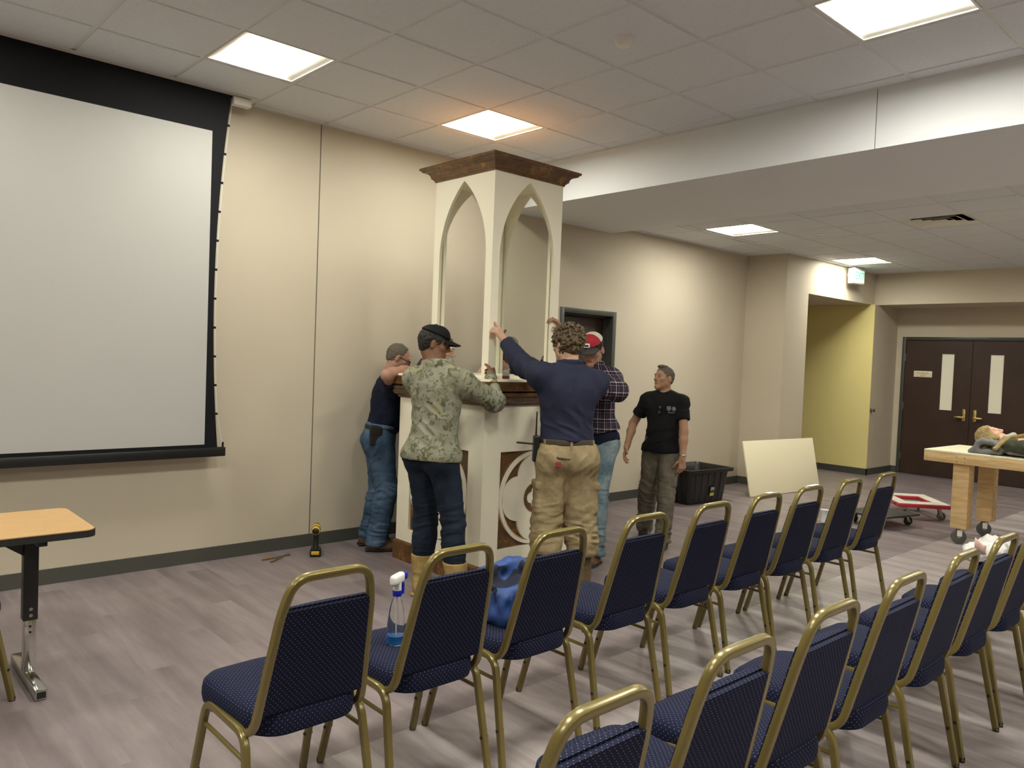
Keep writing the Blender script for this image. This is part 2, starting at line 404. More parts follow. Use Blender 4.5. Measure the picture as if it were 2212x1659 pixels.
def troffer(x, y, z, label, lampmat='lamp'):
    """recessed 2 x 2 ft fixture: enamel housing with side wings and a curved lit diffuser"""
    t = empty('ceiling_light', (x+T/2, y+T/2, z), 0, label, 'ceiling light', 'square troffers in the ceiling grid')
    h = T/2-.0125; mb = MB()
    w2, zt = .175, .075
    mb.add([(-h, -h, .001), (h, -h, .001), (h, h, .001), (-h, h, .001), (-h, -h, .12), (h, -h, .12), (h, h, .12), (-h, h, .12)],
           [[0, 1, 5, 4], [1, 2, 6, 5], [2, 3, 7, 6], [3, 0, 4, 7], [4, 5, 6, 7]])
    for s in (-1, 1):                                     # curved wings
        n = 6; pr = []
        for k in range(n+1):
            a = k/n*PI/2; pr.append((s*(h-(h-w2)*math.sin(a)), .004+zt*(1-math.cos(a))))
        vs = [(px, yy, pz) for px, pz in pr for yy in (-h, h)]
        mb.add(vs, [[2*k, 2*k+1, 2*k+3, 2*k+2] for k in range(n)], 0, True)
    e = .012                                              # thin bright flange
    for lo, hi in (((-h, -h, -.004), (h, -h+e, .002)), ((-h, h-e, -.004), (h, h, .002)), ((-h, -h+e, -.004), (-h+e, h-e, .002)), ((h-e, -h+e, -.004), (h, h-e, .002))): mb.box(lo, hi)
    mb.build('housing', M['white_metal'], t)
    d = MB(); n = 10; pr = []
    for k in range(n+1):
        a = PI*k/n; pr.append((-w2*1.02*math.cos(a), .082-.07*math.sin(a)))
    yy = h-.012
    vs = [(px, s*yy, pz) for px, pz in pr for s in (-1, 1)]
    d.add(vs, [[2*k, 2*k+1, 2*k+3, 2*k+2] for k in range(n)], 0, True)
    d.add([(px, -yy, pz) for px, pz in pr], [list(range(n+1))]); d.add([(px, yy, pz) for px, pz in pr], [list(range(n, -1, -1))])
    d.build('diffuser', M[lampmat], t)
LN = {(-2, 2): 'lit square ceiling light above the right edge of the projection screen', (1, 2): 'lit square ceiling light just above the brown crown of the tall case',
      (1, -3): 'lit square ceiling light in the top right corner of the view, cut by the frame', (0, 2): 'lit square ceiling light in the lower ceiling just beyond the beam',
      (5, 2): 'lit square ceiling light directly above the exit sign'}
for (i, j) in NEAR: troffer(i*T, j*T, ZC, LN.get((i, j), 'lit square ceiling light out of view over the seating area'), 'lamp_dim' if (i, j) == (-5, 2) else 'lamp' if j == 2 else 'lamp_front')
for (i, j) in FAR: troffer(FX+i*T, FY+j*T, ZF, LN.get((i, j) if j == 2 else None, 'lit square ceiling light out of view in the lower ceiling'), 'lamp_far')

# air diffuser
t = empty('ceiling_vent', (FX+1.5*T, FY-.5*T, ZF), 0, 'square metal air diffuser set in the lower ceiling', 'vent')
h = T/2-.012; mb = MB()
mb.add([(-h, -h, .0), (h, -h, .0), (h, h, .0), (-h, h, .0), (-h, -h, .12), (h, -h, .12), (h, h, .12), (-h, h, .12)], [[0, 1, 5, 4], [1, 2, 6, 5], [2, 3, 7, 6], [3, 0, 4, 7], [4, 5, 6, 7]])
mb.build('box', M['black_metal'], t)
for a, b, za, zb in ((h, h-.055, -.003, .022), (h-.08, h-.135, -.003, .022), (h-.16, h-.20, -.003, .02)):
    mb = MB()
    for k in range(4):
        m = Matrix.Rotation(k*PI/2, 4, 'Z')
        vs = [(-a, -a, za), (a, -a, za), (b, -b, zb), (-b, -b, zb)]
        mb.add([m @ Vector(p) for p in vs]+[m @ (Vector(p)+Vector((0, 0, .002))) for p in vs], [[0, 1, 2, 3], [7, 6, 5, 4], [0, 4, 5, 1], [1, 5, 6, 2], [2, 6, 7, 3], [3, 7, 4, 0]])
    mb.build('louver', M['white_metal'], t)
MB().box((-.07, -.07, .0), (.07, .07, .003)).build('face_plate', M['white_metal'], t)

def sprinkler(x, y, z, label, r=.045):
    o = MB().lathe([(r, 0), (r, -.006), (r*.8, -.010), (.0, -.010)], n=20).build('sprinkler_cover', M['white_metal'])
    o.location = (x, y, z-.007); tag(o, label, 'sprinkler')
sprinkler(5.25, .95, ZF, 'small round sprinkler cover in the lower ceiling left of the vent')
sprinkler(8.2, -.02, ZF, 'small round sprinkler cover in the lower ceiling near the entrance wall')
o = MB().lathe([(.05, 0), (.05, -.02), (.035, -.045), (.0, -.05)], n=20).build('smoke_detector', M['white_metal']); o.location = (.30, -.30, ZC-.007)
tag(o, 'white domed detector on the ceiling at the top edge of the view', 'detector')

# ------------------------------------------------------------------ doors
def door_front():
    t = empty('door_1', (0, 0, 0)); t['kind'] = 'structure'
    f = .055; mb = MB()
    for lo, hi in (((D0, YW-.012, 0), (D0+f, YW+.13, DH)), ((D1-f, YW-.012, 0), (D1, YW+.13, DH)), ((D0+f, YW-.012, DH-f), (D1-f, YW+.13, DH))): mb.box(lo, hi, bevel=.004)
    mb.box((D0+f, YW+.085, 0), (D0+f+.015, YW+.13, DH-f)); mb.box((D1-f-.015, YW+.085, 0), (D1-f, YW+.13, DH-f)); mb.box((D0+f, YW+.085, DH-f-.015), (D1-f, YW+.13, DH-f))
    mb.build('frame', M['door_frame'], t)
    MB().box((D0+f+.003, YW+.132, .008), (D1-f-.003, YW+.176, DH-f-.003), bevel=.003).build('door_leaf', M['door'], t)
    k = MB(); k.lathe([(.03, 0), (.03, -.01), (.01, -.015), (.01, -.04), (.028, -.05), (.028, -.075), (.0, -.08)], (D1-f-.07, YW+.132, 1.0), axis='y'); k.build('knob', M['steel'], t)
door_front()
def door_double():
    t = empty('door_2', (0, 0, 0)); t['kind'] = 'structure'
    y0, y1, f = -.22, 1.80, .05; ym = (y0+y1)/2; mb = MB(); x = XD; H = DH+.02
    for lo, hi in (((x-.015, y0, 0), (x+.14, y0+f, H)), ((x-.015, y1-f, 0), (x+.14, y1, H)), ((x-.015, y0+f, H-f), (x+.14, y1-f, H))): mb.box(lo, hi, bevel=.004)
    mb.build('frame', M['door_frame'], t)
    xd = x+.01
    for side, a, b, wy in ((1, ym+.003, y1-f-.003, (1.04, 1.215)), (-1, y0+f+.003, ym-.003, (.375, .55))):
        leaf = MB(); za, zb = 1.045, 1.905; zt = H-f-.003
        for lo, hi in (((xd, a, .008), (xd+.044, wy[0], zt)), ((xd, wy[1], .008), (xd+.044, b, zt)), ((xd, wy[0], .008), (xd+.044, wy[1], za)), ((xd, wy[0], zb), (xd+.044, wy[1], zt))): leaf.box(lo, hi)
        L = leaf.build('door_leaf', M['door'], t)
        MB().box((xd+.015, wy[0]-.005, za-.005), (xd+.025, wy[1]+.005, zb+.005)).build('pane', M['pane_glow'], L)
        h = MB(); yh = ym+side*.075
        h.box((xd-.008, yh-.022, .90), (xd, yh+.022, 1.075), bevel=.003); h.box((xd-.014, yh-.022, 1.055), (xd-.004, yh+.022, 1.075), bevel=.002)
        h.cyl((xd-.005, yh, .955), (xd-.05, yh, .955), .011); h.box((xd-.062, min(yh-side*.012, yh+side*.115), .943), (xd-.044, max(yh-side*.012, yh+side*.115), .967), bevel=.006)
        h.build('door_handle', M['brass'], L)
        if side > 0:
            for z in (.28, 1.07, 1.84): MB().cyl((xd-.008, b+.001, z-.055), (xd-.008, b+.001, z+.055), .008).build('hinge', M['steel'], L)
    return t
door_double()
# name plate with engraved lines
t = empty('name_plate', (XD+.008, 1.475, 1.585), 0, 'small cream name plate fixed on the left leaf of the double door', 'sign')
MB().box((-.006, -.135, -.048), (0, .135, .048), bevel=.002).build('plate', mat('cream plate', '#eadfbe', .4), t)
def text_mesh(name, s, size, m, parent, mtx, depth=.001, align='CENTER', sx=1):
    c = bpy.data.curves.new(name, 'FONT'); c.body = s; c.size = size; c.extrude = depth; c.align_x = align; c.align_y = 'CENTER'
    tmp = bpy.data.objects.new('tmp', c); COL.objects.link(tmp); bpy.context.view_layer.update()
    me = bpy.data.meshes.new_from_object(tmp.evaluated_get(bpy.context.evaluated_depsgraph_get())); bpy.data.objects.remove(tmp); bpy.data.curves.remove(c)
    me.transform(mtx @ Matrix.Scale(sx, 4, (1, 0, 0))); me.materials.clear(); me.materials.append(m); me.name = name
    o = bpy.data.objects.new(name, me); COL.objects.link(o)
    if parent: o.parent = parent
    return o
M['ink'] = mat('dark engraving', '#6b5f46', .6)
TM = Matrix(((0, 0, -1, -.0065), (-1, 0, 0, 0), (0, 1, 0, .014), (0, 0, 0, 1)))
text_mesh('lettering', 'Mt. Meridian', .034, M['ink'], t, TM, .0004)
mb = MB()
for zz, ww in ((-.012, .045), (-.030, .038)):
    for k in range(9):
        y = -ww+2*ww*k/9; mb.box((-.0068, y, zz-.004), (-.006, y+2*ww/9*.62, zz+.003*(.4+.6*((k*7) % 3)/2)))
mb.build('small_print', M['ink'], t)
# round knob on the end of the accent wall
o = MB().lathe([(.03, 0), (.03, -.008), (.011, -.012), (.011, -.03), (.026, -.042), (.026, -.058), (.0, -.064)], (0, 0, 0), axis='y', n=20).build('door_knob', M['steel'])
o.location = (9.045, YP-.06, 1.0); tag(o, 'round steel knob at the corner of the olive yellow wall', 'knob')

# exit sign
t = empty('exit_sign', (8.05, YP-.05, ZF-.012), 0, 'white exit sign with green letters hanging under the lower ceiling', 'sign')
MB().box((-.0, -.10, -.235), (.32, .0, -.02), bevel=.008).box((.06, -.08, -.02), (.26, -.02, .004)).build('case', M['white_plastic'], t)
M['exit_face'] = mat('lit exit face', '#dff5e4', .4, emit='#c9f5d6', estr=.75); M['exit_green'] = mat('exit letters green', '#38c988', .4, emit='#3fd68f', estr=.7)
MB().box((.015, -.104, -.215), (.305, -.099, -.045)).build('face', M['exit_face'], t)
text_mesh('lettering', 'EXIT', .16, M['exit_green'], t, Matrix(((1, 0, 0, .16), (0, 0, -1, -.1045), (0, 1, 0, -.13), (0, 0, 0, 1))), .001, sx=.85)
# spot added to light a small patch of the wall beside the sign; lamp head assumed
MB().cyl((.0, -.05, -.12), (-.03, -.035, -.125), .03, .038, n=18).build('lamp_head', M['white_plastic'], t)
ld = bpy.data.lights.new('wall_spot', 'SPOT'); ld.energy = 2.2; ld.color = (1, .97, .86); ld.spot_size = math.radians(34); ld.spot_blend = 1; ld.shadow_soft_size = .02
lo = bpy.data.objects.new('wall_spot', ld); COL.objects.link(lo); lo.parent = t; lo.location = (-.06, -.21, -.15)
lo.rotation_euler = Vector((-.42, .21, -.05)).to_track_quat('-Z', 'Y').to_euler()

# ------------------------------------------------------------------ projection screen
def screen():
    YS = 2.38; cx = -2.9
    t = empty('projection_screen', (cx, YS, 0), 0, 'large white pull-down projection screen with black border hanging on the left wall', 'screen')
    hw = cx*-1-.935; z0, z1, zb, zt = .885, 3.102, .862, ZC+.02
    def edge(z): return -cx-.893+.062*((z-1.95)/1.2)**2
    n = 24; fb, wh = MB(), MB()
    zs = [zb+(zt-zb)*k/n for k in range(n+1)]
    for s in (-1, 1):
        vs = []
        for z in zs: vs += [(s*hw, 0, z), (s*edge(z), 0, z)]
        f = [[2*k, 2*k+1, 2*k+3, 2*k+2] for k in range(n)]
        fb.add(vs, f); fb.add([(x, .002, z) for x, y, z in vs], f)
    for a, b in ((zb, z0), (z1, zt)): fb.box((-hw, 0, a), (hw, .002, b))
    fb.build('border', M['black_cloth'], t)
    wh.box((-hw, 0, z0), (hw, .002, z1)); wh.build('viewing_surface', M['screen'], t)
    MB().box((-edge(zb)-.055, -.02, zb-.066), (edge(zb)+.055, .022, zb), bevel=.006).build('bottom_bar', M['black_metal'], t)
    for s in (-1, 1):
        mb = MB(); zz = [zb+.035+k*(zt-zb-.08)/12 for k in range(13)]
        pts = [(s*(edge(zb)+.04), 0, zb)]+[(s*(edge(z)+.012), 0, z) for z in zz[1:]]
        mb.sweep(pts, circ(.0016, 6), up=(0, 1, 0)); mb.build('tension_cord', M['white_plastic'], t)
        for z in zz[1:]: MB().box((s*(edge(z)+.003)-.013, -.003, z-.008), (s*(edge(z)+.003)+.013, .004, z+.008)).build('cord_tab', M['black_cloth'], t)
        MB().cyl((s*(edge(zb)+.04), 0, zb-.01), (s*(edge(zb)+.04), 0, zb+.035), .007).build('cord_anchor', M['black_cloth'], t)
    xe = edge(ZC)
    MB().box((xe+.004, -.03, ZC-.075), (xe+.135, .035, ZC-.02), bevel=.003).build('end_case', M['white_metal'], t); MB().box((-xe-.135, -.03, ZC-.075), (-xe-.004, .035, ZC-.02), bevel=.003).build('end_case', M['white_metal'], t)
    MB().box((-xe-.16, -.06, ZC-.014), (xe+.16, .06, ZC-.008)).build('ceiling_slot', M['grid'], t)
screen()
# ------------------------------------------------------------------ display case: pedestal and upper case
def polar(f, n=96): return [(f(2*PI*k/n)*math.cos(2*PI*k/n), f(2*PI*k/n)*math.sin(2*PI*k/n)) for k in range(n)]
def quat(d, r):
    def f(a):
        best = 0
        for q in range(4):
            de = a-q*PI/2; s = r*r-(d*math.sin(de))**2
            if s >= 0 and math.cos(de) > 0: best = max(best, d*math.cos(de)+math.sqrt(s))
        return best
    return f
def ring(mb, fo, fi, z0, z1, mtx, n=96):
    """flat ring between two star-shaped outlines, extruded"""
    o, i = polar(fo, n), polar(fi, n)
    vs = [mtx @ Vector((x, y, z)) for z in (z0, z1) for L in (o, i) for x, y in L]
    fs = []
    for k in range(n):
        j = (k+1) % n
        fs += [[k, j, n+j, n+k], [2*n+k, 3*n+k, 3*n+j, 2*n+j], [k, 2*n+k, 2*n+j, j], [n+k, n+j, 3*n+j, 3*n+k]]
    mb.add(vs, fs)
KX, KY, KH = .872, 1.345, .505
SIDES = [(0, 'panel'), (PI/2, ''), (PI, ''), (-PI/2, '')]
def side_mtx(a, h):    # local (u right, v up, w outward) of the face whose outward normal is (-y) turned by a
    return Matrix.Rotation(a, 4, 'Z') @ Matrix(((1, 0, 0, 0), (0, 0, -1, -h), (0, 1, 0, 0), (0, 0, 0, 1)))
def square_sweep(mb, h, prof, mi=0):
    vs = []
    for o, z in prof:
        e = h+o; vs += [(-e, -e, z), (e, -e, z), (e, e, z), (-e, e, z)]
    for j in range(len(prof)-1):
        for k in range(4):
            q = [j*4+k, j*4+(k+1) % 4, (j+1)*4+(k+1) % 4, (j+1)*4+k]
            mb.add([vs[i] for i in q], [[0, 1, 2, 3]], mi)
    mb.add(vs[:4], [[3, 2, 1, 0]], mi); mb.add(vs[-4:], [[0, 1, 2, 3]], mi)
def pedestal():
    t = empty('pedestal', (KX, KY, 0), 0, 'square cream pedestal with brown quatrefoil panels, dark wood top moulding and base', 'pedestal')
    mb = MB(); zp0, zp1, pw, rec = .245, .93, .345, .022
    for a, _ in SIDES:
        m = side_mtx(a, KH-rec)
        ex = KH if abs(math.cos(a)) > .5 else KH-rec
        for lo, hi in (((-ex, .14, 0), (-pw, 1.27, rec)), ((pw, .14, 0), (ex, 1.27, rec)), ((-pw, .14, 0), (pw, zp0, rec)), ((-pw, zp1, 0), (pw, 1.27, rec))): mb.box(lo, hi, mtx=m)
    mb.box((-KH+rec+.002, -KH+rec+.002, .1), (KH-rec-.002, KH-rec-.002, 1.3)); mb.build('body', M['cream'], t)
    zc = (zp0+zp1)/2
    for a, _ in SIDES:
        m = side_mtx(a, KH-rec) @ Matrix.Translation((0, zc, 0))
        p = MB(); p.box((-pw+.002, zp0-zc+.002, -.004), (pw-.002, zp1-zc-.002, .004), mtx=m); P = p.build('panel', M['burl'], t)
        wq = MB(); ring(wq, lambda a: .338, lambda a: .312, .004, .021, m); ring(wq, quat(.155, .160), lambda a: .004, .004, .021, m); wq.build('tracery', M['cream'], P)
        g = MB(); ring(g, lambda a: .309, lambda a: .302, .004, .012, m); g.build('gilt_line', M['brass'], P)
        r = MB(); ring(r, lambda a: .105, quat(.042, .041), .021, .030, m); r.build('rosette', M['burl'], P)
    b = MB(); square_sweep(b, KH, [(0, 0), (.016, 0), (.016, .135), (.008, .145), (0, .15)]); b.build('base', M['burl'], t)
    c = MB(); square_sweep(c, KH, [(-.02, 1.255), (.012, 1.255), (.018, 1.27), (.034, 1.278), (.046, 1.30), (.048, 1.318), (.060, 1.322), (.066, 1.335), (.066, 1.345), (.052, 1.352), (.075, 1.358)])
    c.build('moulding', M['burl_dark'], t)
    f = MB(); square_sweep(f, KH, [(.0, 1.3585), (.078, 1.3585), (.082, 1.364), (.082, 1.418), (.078, 1.423), (.0, 1.423)]); f.build('fascia', M['burl'], t)
    d = MB(); square_sweep(d, KH, [(-.01, 1.4232), (.055, 1.4232), (.05, 1.438), (-.01, 1.438)]); d.box((-.35, -.35, 1.4382), (.35, .35, 1.456)); d.build('deck', M['cream'], t)
pedestal()
TZ, TT, TH = 1.4565, 2.915, .343
def upper_case():
    t = empty('display_case', (.862, 1.345, TZ), 0, 'tall cream display case with pointed arch openings and brown crown, being set on the pedestal', 'display case')
    H = TT-TZ; th = .024; a = .272; zs, za = .86, 1.415; rise = za-zs; R = (rise*rise+a*a)/(2*a)
    def hw(z):
        if z < zs: return a
        s = R*R-(z-zs)**2
        return max(0, math.sqrt(max(s, 0))-(R-a))
    for q in range(4):
        mb = MB(); m = side_mtx(q*PI/2, TH-th); ex = TH if q % 2 == 0 else TH-th
        z_ = [0, .02]+[zs*k/6 for k in range(1, 7)]+[zs+rise*(1-(1-k/22)**1.5) for k in range(1, 23)]
        for s in (-1, 1):
            vs = []
            for z in z_:
                w_ = hw(z)
                for x, y in ((s*w_, 0), (s*ex, 0), (s*ex, th), (s*w_, th)): vs.append(m @ Vector((x, z, y)))
            fs = []
            for k in range(len(z_)-1):
                for c in range(4): fs.append([4*k+c, 4*k+(c+1) % 4, 4*k+4+(c+1) % 4, 4*k+4+c])
            fs.append([0, 1, 2, 3]); mb.add(vs, fs)
        mb.box((-ex, za, 0), (ex, H, th), mtx=m)
        mb.build('arched_side', M['cream'], t)
        if q in (0, 3):
            pass
    m = side_mtx(0, TH-th)
    MB().box((-a-.03, .02, -.005), (a+.03, za+.01, -.001), mtx=m).build('glass_pane', M['glass'], t)
    post = MB()
    for sx in (-1, 1):
        for sy in (-1, 1): post.box((sx*(TH-th-.03)-.015, sy*(TH-th-.03)-.015, 0), (sx*(TH-th-.03)+.015, sy*(TH-th-.03)+.015, H))
    post.build('corner_batten', M['cream'], t)
    MB().box((-TH+th, -TH+th, H-.03), (TH-th, TH-th, H-.01)).build('ceiling_board', M['cream'], t)
    c = MB(); prof = [(-.02, H-.012), (.008, H-.012), (.010, H), (.018, H+.004), (.020, H+.010), (.028, H+.013)]
    for k in range(7):
        u = k/6*PI/2; prof.append((.030+.045*(1-math.cos(u)), H+.016+.042*math.sin(u)))
    prof += [(.080, H+.060), (.080, H+.066), (.092, H+.072), (.097, H+.080), (.097, H+.090), (-.02, H+.090)]
    square_sweep(c, TH, prof); c.build('crown', M['burl'], t)
upper_case()

# ------------------------------------------------------------------ banquet chairs
def chair():
    t = empty('banquet_chair', (0, 0, 0))
    tube = rrect(.0125, .0125, .006, 2)
    # seat: rounded trapezoid cushion with domed top
    bm = bmesh.new(); out = []
    pts = fillet([(0, -.235, 0), (.13, -.235, 0), (.190, -.16, 0), (.212, .165, 0), (.165, .225, 0), (0, .235, 0)], .07, 5)
    half = [(p.x, p.y) for p in pts]; poly = half+[(-x, y) for x, y in reversed(half[1:-1])]
    n = len(poly); cx = (0, 0); mb = MB(); lay = []
    for sc, z in ((.93, .402), (.985, .407), (1.0, .425), (1.0, .445), (.985, .466), (.94, .478), (.80, .486), (.5, .491), (.2, .493)):
        lay.append([(x*sc, y*sc, z) for x, y in poly])
    vs = [p for L in lay for p in L]; fs = []
    for j in range(len(lay)-1):
        for k in range(n): fs.append([j*n+k, j*n+(k+1) % n, (j+1)*n+(k+1) % n, (j+1)*n+k])
    mb.add(vs, fs, 0, True); mb.add(lay[0], [list(range(n-1, -1, -1))], 0); mb.add(lay[-1], [list(range(n))], 0, True)
    s = mb.build('seat', M['fabric'], t, uv=True); s.location = (0, .01, 0)
    # back frame loop, leaning back
    lean = math.atan2(.125, .51); zb0 = .408
    def bp(x, h): return Vector((x, -.185-h*math.sin(lean), zb0+h*math.cos(lean)))
    Hh = .523
    f0 = Vector((0, .20, .0))
    path = fillet([bp(-.184, .0)+f0, bp(-.187, .0), bp(-.152, Hh*.80), bp(-.124, Hh), bp(.124, Hh), bp(.152, Hh*.80), bp(.187, .0), bp(.184, .0)+f0], .068, 7)
    MB().sweep(path, tube, up=(0, 1, .25)).build('back_frame', M['gold'], t)
    # upholstered back: flat rear panel plus crowned front pad
    def pad(y0, y1, zt, name, bulge):
        mb = MB(); hs = [.075, .082, .15, .25, .33, .39, zt-.012, zt-.003, zt]; L = []
        for q, h in enumerate(hs):
            wv = .187-.035*(h/(Hh*.80))-.010
            e = 0 if q in (0, len(hs)-1) else 1
            row = []
            for k in range(9):
                u = -1+2*k/8; row.append((u*wv, h, y1+bulge*(1-u*u)*min(1, (h-.05)/.1)*e*(1 if zt-h > .01 else .6)))
            L.append((wv, h, row))
        vs = []; 
        for wv, h, row in L:
            for x, hh, y in row: p = bp(x, hh); vs.append((p.x, p.y+y, p.z))
            for k in range(9):
                u = 1-2*k/8; p = bp(u*wv, h); vs.append((p.x, p.y+y0, p.z))
        m_ = 18; fs = []
        for j in range(len(L)-1):
            for k in range(m_): fs.append([j*m_+k, j*m_+(k+1) % m_, (j+1)*m_+(k+1) % m_, (j+1)*m_+k])
        mb.add(vs, fs, 0, True); mb.add(vs[:m_], [list(range(m_-1, -1, -1))]); mb.add(vs[-m_:], [list(range(m_))])
        return mb
    a = pad(-.012, .006, .418, 'a', .0); b = pad(.0075, .024, .424, 'b', .022)
    a.add(b.v, b.f, 0, True); a.build('backrest', M['fabric'], t, uv=True)
    # side frames: front leg and rear leg meet at mid rail
    for s in (-1, 1):
        x0, x1 = s*.200, s*.216
        f = fillet([(x0, -.02, .418), (x0, .135, .418), (x1, .250, .006)], .06, 6)
        r = fillet([(x0, -.02, .418), (x0, -.165, .418), (x1, -.250, .006)], .06, 6)
        for nm, pth, yy in (('leg', f, 1), ('leg', r, -1)):
            L = MB().sweep(pth, tube, up=(1, 0, 0)).build(nm, M['gold'], t)
            c = MB(); e = pth[-1]; c.cyl((e.x, e.y, .0), (e.x, e.y, .02), .0135, n=10); c.build('foot_cap', M['bumper'], L)
            c = MB(); k = Vector((x1, yy*.250, .006)).lerp(Vector((x0, yy*(.135 if yy > 0 else .165), .418)), .36); c.cyl(k+Vector((-.006, 0, 0)), k+Vector((.017*1, 0, 0)), .006, n=8)
            c.cyl(k-Vector((.017, 0, 0)), k, .006, n=8); c.build('bumper', M['bumper'], L)
        d = Vector((x0, .158, .335)); e = Vector((x0, -.182, .335))
        MB().cyl(d, e, .0075, n=8).build('brace', M['gold'], t)
    for yy in (.10, -.13): MB().cyl((-.2, yy, .398), (.2, yy, .398), .009, n=8).build('cross_rail', M['gold'], t)
    return t
CH = chair()
first = [True]
def place(x, y, label, group, rz=0):
    o = CH if first[0] else copy_tree(CH)
    first[0] = False
    o.location = (x, y, 0); o.rotation_euler = (0, 0, rz); tag(o, label, 'chair', group); return o
YA, YBR = -.778, -1.888
A = [(-1.865, 'empty navy chair at the left end of the front row, nearest the desk'), (-1.36, 'navy chair with the spray bottle standing on its seat'),
     (-.861, 'navy chair with the blue bag on its seat'), (-.31, 'front row chair right beside the one holding the blue bag'),
     (.205, 'fifth chair from the left in the front row, its back below the black tub'), (.71, 'front row chair with a torn sticker on its top rail'),
     (1.186, 'front row chair with a clean white label on its top rail'), (1.71, 'front row chair second from the right end, a small white cup beyond it'),
     (2.248, 'front row chair at the far right end, before the dollies')]
AC = []
for k, (x, l) in enumerate(A): AC.append(place(x, YA, l, 'front row of navy banquet chairs', random.uniform(-.012, .012)))
B = [(-1.88, 'nearest chair at the bottom of the view, only the top of its back showing'), (-1.375, 'second row chair just right of the cut-off nearest one'),
     (-.885, 'third chair from the left in the second row'), (-.365, 'fourth chair from the left in the second row'),
     (.185, 'second row chair just left of the one with white papers'), (.69, 'second row chair with white papers heaped beyond its back'), (1.19, 'second row chair at the right edge, partly cut by the frame'), (1.71, 'second row chair mostly out of view beyond the right edge, its seat corner showing'), (2.25, 'second row chair under the crumpled white bag at the right edge')]
for x, l in B: place(x, YBR, l, 'second row of navy banquet chairs', random.uniform(-.012, .012))
place(-2.70, .715, 'navy chair tucked under the maple table, cut off by the left edge of the view', 'navy banquet chairs', rz=math.radians(-42))
# labels stuck to two top rails
def sticker(x, w_, label, torn):
    o = MB().box((-w_/2, -.013, 0), (w_/2, .013, .0016)).build('sticker', M['paper']); 
    o.location = (x, YA-.185-.523*math.sin(math.atan2(.125, .51)), .408+.523*math.cos(math.atan2(.125, .51))+.0132); tag(o, label, 'sticker')
sticker(.72, .055, 'torn white sticker on the top rail of a front row chair', True)
sticker(1.20, .11, 'clean white label on the top rail of a front row chair', False)

# ------------------------------------------------------------------ maple table at left
def desk():
    t = empty('folding_table', (-2.07, .95, 0), 0, 'maple topped training table with black edge at the left side', 'table')
    L, D, z = 1.5, .575, .742
    poly = [(x-L/2, y) for x, y in rrect(L/2, D/2, .05, 6)]
    MB().prism(poly, z-.004, z).build('table_top', M['laminate'], t)
    MB().prism([(x-L/2, y) for x, y in rrect(L/2+.004, D/2+.004, .052, 6)], z-.034, z-.0045, smooth=False).build('edge_band', M['bumper'], t)
    for xx in (-.205, -L+.205):
        mb = MB(); mb.box((xx-.030, -.030, .29), (xx+.030, .030, z-.035), bevel=.004)
        mb.box((xx-.02, -.24, z-.065), (xx+.02, .24, z-.035), bevel=.003)
        s = -1 if xx > -.5 else 1
        mb.add([(xx+s*.03, -.012, z-.036), (xx+s*.19, -.012, z-.036), (xx+s*.03, -.012, z-.15), (xx+s*.03, .012, z-.036), (xx+s*.19, .012, z-.036), (xx+s*.03, .012, z-.15)], [[0, 1, 2], [5, 4, 3], [0, 3, 4, 1], [1, 4, 5, 2], [2, 5, 3, 0]])
        mb.box((xx+.03, -.05, z-.066), (xx+.085, .05, z-.034), bevel=.004)
        leg = mb.build('leg', M['black_metal'], t)
        c = MB(); c.box((xx-.024, -.024, .045), (xx+.024, .024, .30), bevel=.003); c.box((xx-.024, -.27, .004), (xx+.024, .27, .046), bevel=.003)
        c.build('foot', M['chrome'], leg)
        for zz in (.315, .345): MB().cyl((xx, -.030, zz), (xx, -.036, zz), .008, n=12).build('bolt', M['steel'], leg)
        for zz in (.235, .262): MB().cyl((xx, -.0235, zz), (xx, -.0255, zz), .006, n=12).build('hole', M['black_metal'], leg)
        MB().box((xx-.018, -.272, .010), (xx+.018, -.268, .040)).build('tube_end', M['black_metal'], leg)
desk()

# ------------------------------------------------------------------ things on the chairs and floor
def spray():
    t = empty('spray_bottle', (-1.40, -.755, .4935), .5, 'clear spray bottle with white and blue trigger head on a chair seat', 'spray bottle')
    pr = [(.030, .0), (.034, .004), (.034, .075), (.031, .10), (.026, .135), (.020, .16), (.014, .175), (.0135, .185)]
    MB().lathe(pr, n=28).build('bottle', M['clear_plastic'], t)
    MB().lathe([(.031, .004), (.031, .034), (.0, .034)], n=28).build('liquid', M['liquid'], t)
    MB().cyl((0, 0, .02), (0, 0, .19), .0022, n=8).build('dip_tube', M['white_plastic'], t)
    MB().lathe([(.017, .183), (.018, .20), (.016, .205)], n=24).build('collar', M['blue_plastic'], t)
    h = MB(); h.box((-.044, -.015, .226), (.040, .015, .268), bevel=.013, seg=3); h.cyl((0, 0, .203), (0, 0, .24), .016, .015); h.build('head', M['white_plastic'], t)
    g = MB(); g.box((.038, -.013, .234), (.062, .013, .260), bevel=.005); g.sweep(fillet([(.022, 0, .232), (.042, 0, .218), (.040, 0, .18)], .01, 4), rrect(.010, .006, .003, 2), up=(0, 1, 0)); g.build('trigger', M['blue_plastic'], t)
spray()
